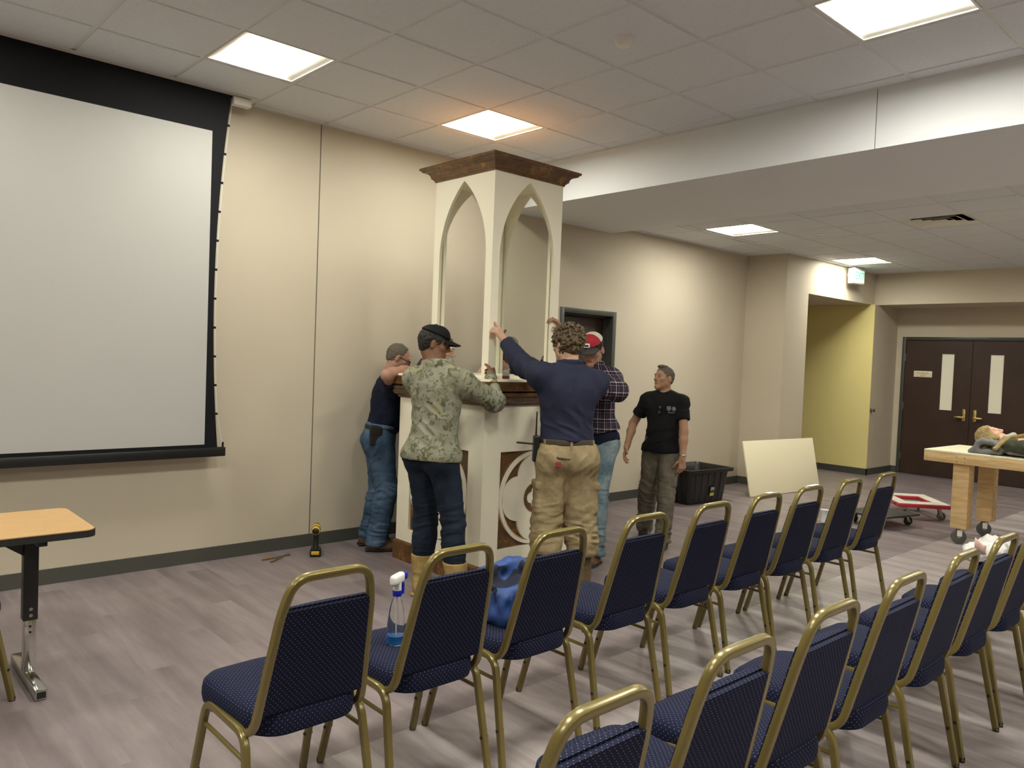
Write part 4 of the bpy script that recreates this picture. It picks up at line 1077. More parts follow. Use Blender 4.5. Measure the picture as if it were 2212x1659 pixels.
    def arms(p, o=0., k=.03, which=(0, 1), fore=True):
        s, g = p.s, p.g; L = []
        for i in which:
            L += [ell_(p.S[i]-p.U*.012, V(.055+o*.8, .055+o*.8, .060+o*.8)*s, p.MS, .04), cap_(p.S[i], p.el[i], (.051*g+o)*s, (.042*g+o)*s, k)]
            if fore: L += [cap_(p.el[i], p.el[i]+(p.wr[i]-p.el[i])*.35, (.042*g+o)*s, (.043*g+o)*s, .02), cap_(p.el[i]+(p.wr[i]-p.el[i])*.35, p.wr[i], (.043*g+o)*s, (.0265+o*.8)*s, .02)]
        return L
    def legs(p, o=0., k=.035, r=(.082, .054, .050, .038)):
        s, g = p.s, p.g; L = []
        for i in (0, 1):
            h, kn, an = p.hipj[i], p.knee[i], p.ank[i]
            L += [cap_(h-p.Z*.02, kn, (r[0]*g+o)*s, (r[1]*g+o)*s, k), cap_(kn, an, (r[2]*g+o)*s, (r[3]+o)*s, .03), ell_(kn+(an-kn)*.30-p.toe[i]*.014, V(.044*g+o, .046*g+o, .10)*s, None, .03),
                  ell_(h-p.F*.035*s-p.Z*.02, V(.088*g+o, .088*g+o, .095+o)*s, None, .05)]
        return L
    def body(p, gaze=None, h=.0045, lips=True):
        L = p.torso()+p.arms()+p.legs()
        for i in (0, 1):
            L.append(cap_(p.ank[i], p.ank[i]+p.toe[i]*.12*p.s-p.Z*.045, .036*p.s, .03*p.s, .03))
            q = p.hd[i]; L += hand_prims(p.wr[i], q['d'], q['n'], i == 1, **q.get('kw', {}), s=p.s*1.0)
        L += [cap_(p.neck-p.U*.03, p.H+p.HR @ V(0, -.022, -.055)*p.hs, .060*p.s, .055*p.s, .03)]
        L += head_prims(p.H, p.HR, p.hs, **p.__dict__.get('hk', {}))
        P, Q = solid(L, h); P = relax(P, Q, 1, .35)
        fc = P[Q].mean(1); q = ((fc-p.H) @ p.HR)/p.hs; mi = np.zeros(len(Q), int)
        for x in (-.032, .032): mi[((q-V(x, .0885, .0025)) ** 2 @ V(1/.0105**2, 1/.012**2, 1/.0048**2)) < 1] = 1
        mi[((q-V(0, .094, -.065)) ** 2 @ V(1/.023**2, 1/.014**2, 1/.0105**2)) < 1] = 2
        o = put('body', P, Q, [M[p.skin], M['eye'], M['lip']], p.root, p.inv, mi); return o
    def hw(p, x, y, z): return p.H+p.HR @ V(x, y, z)*p.hs
    def hv(p, x, y, z): return p.HR @ V(x, y, z)
    def hair(p, m, o=.006, front=(.078, .062), ear=(.008, -.03), nape=-.075, extra=(), amp=.0035, fr=90, name='hair', h=.004, cuts=True):
        L = [ell_(p.hw(0, -.014, .028), V(.076+o, .098+o, .086+o)*p.hs, p.HR, .01), ell_(p.hw(0, -.045, -.02), V(.058+o*.6, .052+o*.6, .062)*p.hs, p.HR, .02)]+list(extra)
        c1 = V(front[0]-ear[0], front[1]-ear[1]); n1 = (c1[1], -c1[0]); c2 = V(ear[0]+.10, ear[1]-nape); n2 = (c2[1], -c2[0])
        ct = [(p.hw(0, front[0], front[1]), p.hv(0, n1[0], n1[1])), (p.hw(0, ear[0], ear[1]), p.hv(0, n2[0], n2[1]))] if cuts else []
        P, Q = solid(L, h, ct); P = relax(P, Q, 1); N = vnormals(P, Q); P = P+N*(amp*vnoise(P*fr, 3))[:, None]
        return put(name, P, Q, M[m], p.root, p.inv)
    def brows(p, m):
        L = []
        for x in (-1, 1): L += [cap_(p.hw(x*.018, .0905, .0225), p.hw(x*.036, .0885, .026), .0042, .0036, .004), cap_(p.hw(x*.036, .0885, .026), p.hw(x*.049, .076, .021), .0036, .0024, .004)]
        soft('eyebrows', L, .002, M[m], p.root, inv=p.inv, it=0)
    def cap(p, m, brim_m=None, tilt=0.0, back_m=None, brim_len=.075, low=.046):
        o = .013; c = p.hw(0, -.012, .030)
        L = [ell_(c, V(.078+o, .100+o, .086+o)*p.hs, p.HR, .01), ell_(p.hw(0, .035, .070), V(.060, .055, .050)*p.hs, p.HR, .03)]
        ct = [(p.hw(0, .09, low), p.hv(0, -.20, -1))]
        if back_m:
            P, Q = solid(L, .004, ct+[(p.hw(0, .005, 0), p.hv(0, -1, .12))]); A_ = put('cap', relax(P, Q), Q, M[m], p.root, p.inv)
            P, Q = solid([ell_(c, V(.0775+o, .0995+o, .0855+o)*p.hs, p.HR, .01)], .004, ct+[(p.hw(0, .004, 0), p.hv(0, 1, -.12))]); put('mesh_panel', relax(P, Q), Q, M[back_m], A_)
        else:
            P, Q = solid(L+[ell_(p.hw(0, -.012, .131), V(.008, .008, .004), p.HR, .004)], .004, ct); A_ = put('cap', relax(P, Q), Q, M[m], p.root, p.inv)
        Hc, HRT, hs, zb = p.H, p.HR, p.hs, low
        if back_m:                     # children of the cap share its space
            for ch in A_.children:
                co = np.empty(len(ch.data.vertices)*3); ch.data.vertices.foreach_get('co', co); co = co.reshape(-1, 3) @ p.inv[:3, :3].T+p.inv[:3, 3]; ch.data.vertices.foreach_set('co', co.ravel()); ch.data.update()
        def f(X, Y, Z):
            x, y, z = X-Hc[0], Y-Hc[1], Z-Hc[2]
            u = (HRT[0, 0]*x+HRT[1, 0]*y+HRT[2, 0]*z)/hs; v = (HRT[0, 1]*x+HRT[1, 1]*y+HRT[2, 1]*z)/hs; w_ = (HRT[0, 2]*x+HRT[1, 2]*y+HRT[2, 2]*z)/hs
            zs = zb-.002-5.2*u*u-.22*(v-.085)
            d1 = np.abs(w_-zs)*.8-.0038
            k = np.sqrt((u/.080)**2+(np.maximum(v-.055, 0)/(.050+brim_len))**2+1e-9)
            d2 = (k-1)*.075; d3 = .060-v
            return np.maximum(np.maximum(d1, d2), d3)
        cc = p.hw(0, .10, low); P, Q = solid([fun_(f, cc-.16, cc+.16)], .0033); put('brim', relax(P, Q), Q, M[brim_m or m], A_, p.inv)
        return A_
    def shirt(p, m, o=.018, sleeve=1.0, hem=-.05, fold=None, name='shirt', collar=True, belly=0., extra=(), flare=0., which=(0, 1), slo=.012, skirt=.192, h=.006, neckcut=.50, hemtilt=(0, 0)):
        """torso garment; sleeve = share of upper arm (<=1) or 1+share of forearm; hem = height over pelvis centre"""
        s = p.s; L = p.torso(o, belly=belly); cuts = []
        for i in which:
            a, b, c = p.S[i], p.el[i], p.wr[i]
            if sleeve <= 1:
                e = a+(b-a)*sleeve; L += [ell_(a-p.U*.012, V(.055+o*.8, .055+o*.8, .060+o*.8)*s, p.MS, .04), ccap_(a, e, (.050*p.g+o)*s, (.048*p.g+o*1.35)*s, .03)]
            else:
                e = b+(c-b)*(sleeve-1); L += [ell_(a-p.U*.012, V(.055+o*.8, .055+o*.8, .060+o*.8)*s, p.MS, .04), cap_(a, b, (.053*p.g+o)*s, (.045*p.g+o)*s, .03), ccap_(b, e, (.045*p.g+o)*s, (.032+slo)*s, .025)]
        hp = p.P+p.U*hem*s
        if hem < .05: L.append(ell_(p.P+p.U*(hem+.02)*s-p.TF*.012, V(skirt*p.g+o+flare, .135*p.g+o+flare, .11)*s, p.M0, .06)); L.append(cap_(p.P+p.U*.1, p.P+p.U*(hem-.03)-p.TF*.005, (.11*p.g+o)*s, (.11*p.g+o+flare)*s, .06)); L.append(ell_(p.P+p.U*(hem+.03)*s, V(.163*p.g+o+flare, .118*p.g+o+flare, .10)*s, p.M0, .05))
        L += list(extra)
        cuts = [(hp, -p.U+p.TF*hemtilt[0]+p.Rt*hemtilt[1])]
        nk = p.neck+p.U*.035
        L.append(sub_(ell_(p.neck+p.U*.065*s+p.SF*.035, V(.066, .078, .055)*s, p.MS, .012)))
        P, Q = solid(L, h, cuts); P = relax(P, Q, 1)
        if fold is None: fold = {}
        foci = [(p.el[i], .12, .013, p.el[i]-p.S[i], .028) for i in which if sleeve > 1]+[(p.S[i]-p.U*.06, .11, .008, p.el[i]-p.S[i], .035) for i in which]+[(p.P+p.U*.10, .20, .010, p.U+p.Rt*.5, .045), (p.C-p.SF*.1, .20, .006, p.SR*.8+p.U, .06)]
        fold = {'amp': .006, 'fr': (10, 10, 5), 'foci': foci, **fold}
        P = folds(P, vnormals(P, Q), **fold)
        return put(name, P, Q, M[m] if isinstance(m, str) else m, p.root, p.inv)
    def pants(p, m, o=.016, waist=.115, hemz=.09, r=(.094, .070, .066, .060), fold=None, h=.006, bunch=.007, extra=()):
        s = p.s; g = p.g
        L = [ell_(p.P+p.U*.02*s, V(.160*g+o, .114*g+o, .15)*s, p.M0, .05), ell_(p.P+p.U*.12*s, V(.146*g+o, .106*g+o, .10)*s, p.M0, .05)]
        for i in (0, 1):
            hj, k, a = p.hipj[i], p.knee[i], p.ank[i]; e = a-p.Z*.05
            L += [cap_(hj-p.Z*.02, k, (r[0]*g+o)*s, (r[1]+o)*s, .035), cap_(k, e, (r[2]+o)*s, (r[3]+o)*s, .03), ell_(hj-p.F*.035*s-p.Z*.02, V(.088*g+o, .088*g+o, .10)*s, None, .05), ell_(k+(a-k)*.30-p.toe[i]*.012, V(.052+o, .054+o, .12)*s, None, .05)]
        L += list(extra)
        P, Q = solid(L, h, [(p.P+p.U*waist*s, p.U), ((0, 0, hemz), (0, 0, -1))]); P = relax(P, Q, 1)
        foci = []
        for i in (0, 1):
            foci += [(p.knee[i]-p.F*.02, .15, .013, p.ank[i]-p.knee[i]+p.Rt*.12, .034), (V(*p.ank[i][:2], hemz+.08), .15, bunch*1.5, V(.15, .1, 1), .030), (p.hipj[i]-p.Z*.08-p.F*.05, .13, .010, (p.knee[i]-p.hipj[i])+p.Rt*(.35 if i else -.35), .045)]
        P = folds(P, vnormals(P, Q), **{'amp': .006, 'fr': (9, 9, 4), 'foci': foci, **(fold or {})})
        return put('trousers', P, Q, M[m], p.root, p.inv)
    def belt(p, m, z=.10, w_=.019, o=.022, buckle=True):
        s, g = p.s, p.g; L = [ell_(p.P+p.U*.02*s, V(.160*g+o, .114*g+o, .15)*s, p.M0, .05), ell_(p.P+p.U*.12*s, V(.146*g+o, .106*g+o, .10)*s, p.M0, .05)]
        c = p.P+p.U*z*s; P, Q = solid(L, .005, [(c+p.U*w_, p.U), (c-p.U*w_, -p.U)]); return put('belt', relax(P, Q), Q, M[m], p.root, p.inv)
    def shoes(p, m, sole='bumper', boot=0, br=.062, h=.0045):
        for i in (0, 1):
            a, d = p.ank[i], p.toe[i]; r = V(-d[1], d[0], 0); Mx = np.stack([r, d, p.Z], 1); g0 = V(a[0], a[1], 0)
            L = [ell_(g0-d*.025+p.Z*.045, V(.038, .055, .05), Mx, .03), ell_(g0+d*.09+p.Z*.034, V(.047, .105, .044), Mx, .04), cap_(g0+p.Z*.05, g0+p.Z*.10, .044, .046, .03), ell_(g0+d*.04+p.Z*.07, V(.036, .07, .035), Mx, .03)]
            if boot: L += [cap_(g0+p.Z*.08, V(*(p.ank[i]+(p.knee[i]-p.ank[i])*min(1, boot/.42))), .052, br, .03)]
            ct = [((0, 0, .022), (0, 0, -1))]
            if boot: ct.append(((0, 0, boot), (0, 0, 1)))
            else: ct.append(((0, 0, .135), (0, 0, 1)))
            P, Q = solid(L, h, ct); P = relax(P, Q); P = folds(P, vnormals(P, Q), amp=.0015, fr=(30, 30, 30), foci=[(g0+p.Z*.13, .12, .004, (0, 0, 1), .05)] if boot else ())
            sh_ = put('boot' if boot else 'shoe', P, Q, M[m], p.root, p.inv)
            P, Q = solid([box_(g0-d*.022+p.Z*.012, (.040, .062, .012), .010, Mx, .01), ell_(g0+d*.085+p.Z*.012, V(.051, .114, .02), Mx, .03)], h, [((0, 0, .0005), (0, 0, -1)), ((0, 0, .0235), (0, 0, 1))]); put('sole', P, Q, M[sole], sh_, p.inv)
def frame(z):
    z = unit(z); x = unit(np.cross(z, (0.3, .9, .2))); return np.stack([x, np.cross(z, x), z], 1)
def H_(w, d, n, pole, **kw): return dict(w=V(w), d=V(d), n=V(n), pole=V(pole), kw=kw)
RELAX = dict(curls=[(.25, .35, .25), (.35, .4, .3), (.45, .45, .3), (.55, .5, .35)], thumb=.3)
GRIP = dict(curl=(.55, 1.0, .6), thumb=.7)
FIST = dict(curl=(1.25, 1.45, .9), thumb=.9)
FLAT = dict(curl=(.12, .15, .1), thumb=.15)

M['skin_tan'] = skin('tan skin', '#76523a'); M['skin_light'] = skin('light skin', '#c29a82'); M['skin_pink'] = skin('ruddy skin', '#ac8370'); M['skin_mid'] = skin('weathered skin', '#a57d62'); M['skin_pale'] = skin('pale skin', '#cfb19c')
M['hair_dark'] = mat('dark hair', '#17130f', .7); M['hair_grey'] = mat('short grey brown hair', '#5b5346', .8, var=.25, vscale=120); M['hair_brown'] = mat('curly brown hair', '#54432c', .65, var=.35, vscale=60, bump=.4, bscale=220)
M['black_tee'] = mat('black jersey', '#131316', .85, spec=.2, bump=.15, bscale=500); M['navy_tee'] = mat('dark navy jersey', '#12162a', .85, spec=.2, bump=.15, bscale=500)
M['navy_shirt'] = mat('navy woven shirt', '#23263a', .8, spec=.25, var=.08, vscale=20, bump=.15, bscale=600); M['grey_tee'] = mat('charcoal tee', '#47464a', .85, spec=.2)
def denim(name, c, wear, wc):
    m = mat(name, c, .8, spec=.2); n = NT(m); b = bsdf(m); v = n.obj()
    f = n.noise(5, 5, .65, v); g = n.noise(70, 3, .6, v)
    cc = n.ramp(n.math('ADD', n.math('MULTIPLY', f, .8), n.math('MULTIPLY', g, .2)), [(.38, lin(c)), (.66, lin(wc))])
    n.link(n.mix(wear, lin(c), cc), b.inputs['Base Color']); n.link(n.bump(n.noise(450, 2, .6, v), .2, .001), b.inputs['Normal']); return m
M['jeans_blue'] = denim('worn blue denim', '#2c4058', .9, '#5c738c'); M['jeans_dark'] = denim('dark indigo denim', '#121a26', .8, '#26303f'); M['jeans_light'] = denim('faded light denim', '#4c5e68', 1, '#8fa0a5'); M['jeans_grey'] = denim('grey brown denim', '#4d463c', 1, '#777061')
M['khaki'] = denim('stained khaki canvas', '#7b6a4c', 1, '#a39270')
M['boot_brown'] = denim('muddy brown rubber', '#473c29', 1, '#6c5d40'); M['shoe_brown'] = denim('scuffed brown leather', '#4f3a28', 1, '#7b6045'); M['boot_tan'] = denim('tan suede leather', '#8d7347', 1, '#b59c66'); M['shoe_dark'] = mat('dark shoe', '#26211d', .6)
M['cap_black'] = mat('black cap twill', '#0f0f0f', .8, spec=.25, bump=.1, bscale=500); M['cap_red'] = mat('red cap twill', '#a8242f', .8); M['cap_white'] = mat('white cap netting', '#d8d2c4', .9, bump=.5, bscale=700); M['cap_grey'] = mat('grey cap twill', '#83817a', .85); M['cap_brim'] = mat('dark grey brim', '#3c3a38', .8)
M['belt_black'] = mat('black leather', '#15120f', .5); M['belt_brown'] = mat('brown leather', '#3d3020', .55)
def mk_camo():
    m = mat('grey green camouflage jersey', '#8a8a74', .85, spec=.2); n = NT(m); b = bsdf(m); v = n.obj()
    wv = n.noise(9, 3, .6, v)
    def blobs(sc, seed):
        mp = n.new('ShaderNodeMapping'); mp.inputs['Location'].default_value = (seed, seed*2, seed); n.link(v, mp.inputs[0])
        x = n.new('ShaderNodeVectorMath'); x.operation = 'SCALE'; x.inputs['Scale'].default_value = 1; n.link(mp.outputs[0], x.inputs[0])
        nn = n.new('ShaderNodeTexNoise'); nn.inputs['Scale'].default_value = sc; nn.inputs['Detail'].default_value = 1.2; nn.inputs['Distortion'].default_value = .6; n.link(mp.outputs[0], nn.inputs[0]); return nn.outputs[0]
    c = n.ramp(blobs(7, 1.3), [(.42, lin('#7f7e6c')), (.58, lin('#8d8c7b'))])
    c = n.mix(n.math('GREATER_THAN', blobs(12, 2.2), .60), c, lin('#8e8a6e'))
    c = n.mix(n.math('GREATER_THAN', blobs(30, 4.1), .60), c, lin('#6b6b55'))
    c = n.mix(n.math('GREATER_THAN', blobs(27, 8.7), .615), c, lin('#5d5d47'))
    n.link(c, b.inputs['Base Color']); n.link(n.bump(n.noise(420, 2, .6, v), .15, .001), b.inputs['Normal']); return m
M['camo'] = mk_camo()
def mk_plaid():
    m = mat('dark plaid flannel', '#1c1a26', .9, spec=.15); n = NT(m); b = bsdf(m); v = n.obj(); s = n.new('ShaderNodeSeparateXYZ'); n.link(v, s.inputs[0])
    u = n.math('ADD', s.outputs[0], n.math('MULTIPLY', s.outputs[1], 1.0)); z = s.outputs[2]
    def band(x, per, off, wd): return n.math('LESS_THAN', n.math('ABSOLUTE', n.math('SUBTRACT', n.math('FRACT', n.math('ADD', n.math('DIVIDE', x, per), off)), .5)), wd/per/2)
    def both(per, off, wd): return n.math('MULTIPLY', n.math('ADD', band(u, per, off, wd), band(z, per, off, wd)), .5)
    c = n.mix(n.math('MULTIPLY', both(.075, .0, .034), 1.0), lin('#17161f'), lin('#3d2c3a'))
    c = n.mix(both(.075, .30, .006), c, lin('#cfc8cf')); c = n.mix(both(.075, .62, .0035), c, lin('#a8a0aa'))
    n.link(c, b.inputs['Base Color']); return m
M['plaid'] = mk_plaid()

# --- man in camouflage shirt and black cap, at the near left corner of the pedestal
def man_camo():
    p = Person('person in black cap and camouflage shirt, back turned, fist at the foot of the case', (-.04, .875), 16, 1.027, .935, g=.95, hs=.96, lean=4, tw=6, head=(-33, 10, -3), headoff=(-.085, .0, .0), feet=((-.09, .05, 10), (.215, .03, -16)), skin='skin_tan', elev=(.0, .0),
               hands=(H_((.30, 1.20, 1.44), (.9, .3, .1), (0, 0, -1), (.2, .3, -1), **FLAT), H_((.445, .885, 1.465), (.8, .55, .12), (-.35, .85, -.15), (-.7, -.55, -.38), curl=(1.15, 1.4, .9), thumb=.5)))
    p.body(); p.brows('hair_dark')
    p.hair('hair_dark', .004, front=(.07, .05), ear=(.012, -.045), nape=-.07)
    soft('beard', [cap_(p.hw(-.048, .008, -.062), p.hw(0, .071, -.101), .0222, .0192, .02), cap_(p.hw(.048, .008, -.062), p.hw(0, .071, -.101), .0222, .0192, .02)], .004, M['skin_stubble'], p.root, inv=p.inv)
    p.cap('cap_black')
    hood = [cap_(p.neck+p.SR*.07*math.cos(a)-p.SF*.07*math.sin(a)*(.9)+p.U*(.030-.02*math.sin(a)), p.neck+p.SR*.07*math.cos(a+.4)-p.SF*.07*math.sin(a+.4)*.9+p.U*(.030-.02*math.sin(a+.4)), .024, .024, .012) for a in np.arange(-.5, 3.5, .4)]
    sh_ = p.shirt('camo', o=.022, sleeve=1.93, hem=-.05, flare=.004, extra=hood, fold={'amp': .006, 'fr': (7, 7, 9)})
    p.pants('jeans_dark', o=.010, hemz=.20, r=(.090, .066, .058, .052), bunch=.003)
    p.shoes('boot_tan', 'boot_tan', boot=.265, br=.096)
M['skin_stubble'] = mat('stubbled skin', '#54392a', .8)  # darker tone of the beard stubble
man_camo()

# --- man with curly hair, navy shirt and khaki trousers
def man_khaki():
    p = Person('person with curly brown hair, navy shirt and khaki trousers reaching up to the corner post', (.597, .28), 56, 1.03, .955, lean=3, tw=6, head=(84, 4, 0), feet=((-.12, -.03, 18), (.13, -.07, -8)), skin='skin_light', sh=.178, elev=(.03, 0),
               hands=(H_((.575, .89, 1.70), (-.22, .42, .62), (-.1, .9, -.35), (.2, .1, -.9), curls=[(.15, .2, .15), (.75, .9, .5), (.8, 1.0, .6), (.85, 1.0, .6)], thumb=.25), H_((.98, .77, 1.46), (.1, 1, .1), (0, 0, -1), (.15, -.1, -1), **FLAT)))
    p.hk = dict(jaw=.96); p.body(); p.brows('hair_brown')
    rng = np.random.RandomState(5); ex = []
    for q in range(420):
        v = unit(rng.normal(size=3)); b = V(0, -.014, .032)+v*V(.082, .103, .094)
        if b[1] > .062 and b[2] < .062: continue
        if b[2] < -.045 or (b[1] > .0 and b[2] < .0): continue
        e = b+v*rng.uniform(.002, .015)+V(*rng.normal(size=3))*.004; u = rng.normal(size=3); u = unit(u-v*(u @ v)*.6)*rng.uniform(.008, .015)
        ex.append(cap_(p.hw(*(e-u)), p.hw(*(e+u)), rng.uniform(.0055, .0085), rng.uniform(.004, .006), .007))
    p.hair('hair_brown', .008, front=(.084, .055), ear=(.014, -.022), nape=-.072, amp=.002)
    soft('curls', ex, .0036, M['hair_brown'], p.root, inv=p.inv, it=0)
    col = [cap_(p.neck+p.SR*.066*math.cos(a)-p.SF*.066*math.sin(a)+p.U*.038, p.neck+p.SR*.066*math.cos(a+.35)-p.SF*.066*math.sin(a+.35)+p.U*.038, .017, .017, .010) for a in np.arange(-.9, 4.1, .35)]
    p.shirt('navy_shirt', o=.026, sleeve=1.95, hem=.082, extra=col, slo=.018, fold={'amp': .010, 'fr': (9, 9, 5)})
    ck = []
    for i, sgn in ((0, -1), (1, 1)):
        m_ = p.hipj[i]+(p.knee[i]-p.hipj[i])*.62+p.Rt*sgn*.075*p.s
        ck.append(box_(m_, (.020, .075, .09), .02, np.stack([p.Rt, p.F, p.Z], 1), .02)); ck.append(box_(m_+p.Z*.085+p.Rt*sgn*.004, (.025, .082, .024), .012, np.stack([p.Rt, p.F, p.Z], 1), .008))
        kb = p.ank[i]+(p.knee[i]-p.ank[i])*.72; ck.append(ell_(kb, V(.088, .09, .07), None, .04))
    p.pants('khaki', o=.016, hemz=.345, r=(.092, .072, .070, .066), bunch=.011, extra=ck, waist=.062)
    p.belt('belt_brown', z=.073, w_=.019, o=.023)
    p.shoes('boot_brown', 'boot_brown', boot=.37, br=.067)
    Mx = np.stack([p.Rt, p.F, p.U], 1)
    # belt loops, pocket line and red patch
    L = []
    for a in (-150, -90, -30): 
        q = p.P+p.U*.062*p.s+(p.Rt*math.cos(math.radians(a))*.178+p.F*math.sin(math.radians(a))*.134)*p.s; L.append((q, unit(q-(p.P+p.U*.062*p.s))))
    for q, nn in L: soft('belt_loop', [box_(q, (.008, .006, .030), .003, frame_on(nn), .004)], .003, M['khaki'], p.root, inv=p.inv)
    def onback(x, z, d=.0): return p.P+p.Rt*x-p.F*(.150+d)*p.s*math.sqrt(max(.05, 1-(x/.20)**2))+p.U*z
    soft('pocket_edge', [cap_(onback(-.135, .012, .004), onback(-.085, -.012, .010), .0055, .0055, .004), cap_(onback(-.085, -.012, .010), onback(-.015, -.018, .008), .0055, .0055, .004)], .003, M['belt_brown'], p.root, inv=p.inv)
    soft('brand_patch', [box_(onback(-.085, -.052, .013), (.017, .006, .018), .002, frame_on(-p.F+p.Rt*-.25), .002)], .0026, M['patch_red'], p.root, inv=p.inv)
    # radio on the left hip
    q = p.P-p.Rt*.20*p.s-p.F*.02+p.U*.03; r_ = soft('radio', [box_(q, (.020, .032, .085), .01, Mx, .005), cap_(q+p.U*.08+p.F*.012, q+p.U*.235+p.F*.012-p.F*.01, .0065, .005, .004)], .004, M['black_plastic'], p.root, inv=p.inv)
    soft('screwdriver', [cap_(q+p.U*.03-p.Rt*.01, q+p.U*.035-p.Rt*.12+p.F*.02, .007, .007, .004)], .0035, M['black_plastic'], p.root, inv=p.inv)
def frame_on(n):
    n = unit(n); z = V(0, 0, 1.); x = unit(np.cross(n, z)); return np.stack([x, n, np.cross(x, n)], 1)
M['patch_red'] = mat('dark red patch', '#8a2f2a', .7)
man_khaki()

# --- man in plaid shirt and red cap
def man_plaid():
    p = Person('person in red and white cap, dark plaid shirt and ripped light jeans', (1.61, .945), 188, 1.045, .93, lean=5, tw=-4, head=(203, 22, 0), feet=((-.13, .12, 8), (.12, -.06, -10)), skin='skin_pink', elev=(.01, .03),
               hands=(H_((1.36, .80, 1.46), (-.95, .25, .05), (0, .2, -1), (-.1, -.9, -.3), **GRIP), H_((1.25, .985, 1.80), (-.55, .1, .8), (-.75, .55, -.3), (.5, .3, -.7), **GRIP)))
    p.body(); p.brows('hair_brown'); p.hair('hair_dark', .004, front=(.066, .045), ear=(.012, -.03), nape=-.06)
    c = p.cap('cap_red', 'cap_brim', back_m='cap_white')
    soft('cap_patch', [box_(p.hw(0, .114, .068), (.026, .003, .017), .003, p.HR @ rotm((1, 0, 0), .30), .002)], .0025, M['paper'], p.root, inv=p.inv)
    soft('cap_mark', [box_(p.hw(0, .1165, .067), (.018, .003, .008), .002, p.HR @ rotm((1, 0, 0), .30), .002)], .0022, M['cap_brim'], p.root, inv=p.inv)
    col = [cap_(p.neck+p.SR*.068*math.cos(a)-p.SF*.068*math.sin(a)+p.U*.036, p.neck+p.SR*.068*math.cos(a+.35)-p.SF*.068*math.sin(a+.35)+p.U*.036, .017, .017, .012) for a in np.arange(-.7, 3.9, .35)]
    p.shirt('navy_tee', o=.016, sleeve=.3, hem=-.02, name='undershirt', skirt=.176)
    p.shirt('plaid', o=.026, sleeve=1.93, hem=.035, skirt=.172, extra=col, slo=.016, hemtilt=(0, -.25))
    p.pants('jeans_light', o=.016, hemz=.085, r=(.094, .070, .066, .060), bunch=.010)
    for i in (0, 1):
        k = p.knee[i]; fr = p.toe[i]
        soft('rip', [ell_(k+fr*.074-p.Z*.0, V(.034, .020, .012), frame_on(fr), .004)], .004, M['skin_pink'] if i else M['paper'], p.root, inv=p.inv)
    p.shoes('shoe_brown')
man_plaid()

# --- man leaning on the far left corner
def man_glasses():
    p = Person('person in dark navy tee, glasses and blue jeans leaning on the pedestal at far left', (.44, 2.165), -22, .965, .935, lean=9, tw=0, head=(-30, 24, 0), feet=((-.10, -.09, 6), (.10, -.06, -8)), skin='skin_pink', hips=(0, -.04), elev=(0, -.01), g=1.03,
               hands=(H_((.60, 1.925, 1.47), (.6, -.75, 0), (0, 0, -1), (.2, .6, -.8), **FLAT), H_((.44, 1.915, 1.47), (.95, .05, 0), (0, 0, -1), (-.9, -.42, -.15), **FLAT)))
    p.body(); p.brows('hair_grey'); p.hair('hair_grey', .003, front=(.045, .088), ear=(.006, -.03), nape=-.065)
    # glasses
    g = []
    for x in (-.033, .033):
        for a in np.arange(0, 6.28, .4): g.append(cap_(p.hw(x+.023*math.cos(a), .104, -.002+.016*math.sin(a)), p.hw(x+.023*math.cos(a+.4), .104, -.002+.016*math.sin(a+.4)), .0026, .0026, .002))
        s_ = 1 if x > 0 else -1; g.append(cap_(p.hw(s_*.056, .104, .006), p.hw(s_*.083, .0, .004), .0030, .0030, .002))
    g.append(cap_(p.hw(-.011, .105, .002), p.hw(.011, .105, .002), .0026, .0026, .002)); soft('glasses', g, .002, M['black_plastic'], p.root, inv=p.inv, it=0)
    p.shirt('navy_tee', o=.014, sleeve=.62, hem=.07, belly=.012)
    p.pants('jeans_blue', o=.014, hemz=.055, r=(.094, .070, .066, .066), bunch=.011)
    p.belt('belt_black', z=.075, w_=.019, o=.020)
    Mx = np.stack([p.Rt, p.F, p.U], 1); q = p.P+p.Rt*.165-p.F*.075+p.U*.03
    soft('pouch', [box_(q, (.024, .042, .078), .010, Mx, .006), box_(q+p.U*.045+p.Rt*.004, (.026, .044, .034), .008, Mx, .004)], .004, M['belt_black'], p.root, inv=p.inv)
    q = p.P+p.Rt*.178*p.s+p.F*.03+p.U*-.02; soft('key_clip', [cap_(q+p.Z*.03, q-p.Z*.03, .004, .004, .003), ell_(q+p.Z*.035, V(.008, .006, .010), None, .004)], .0028, M['chrome'], p.root, inv=p.inv)
    p.shoes('shoe_brown')
man_glasses()

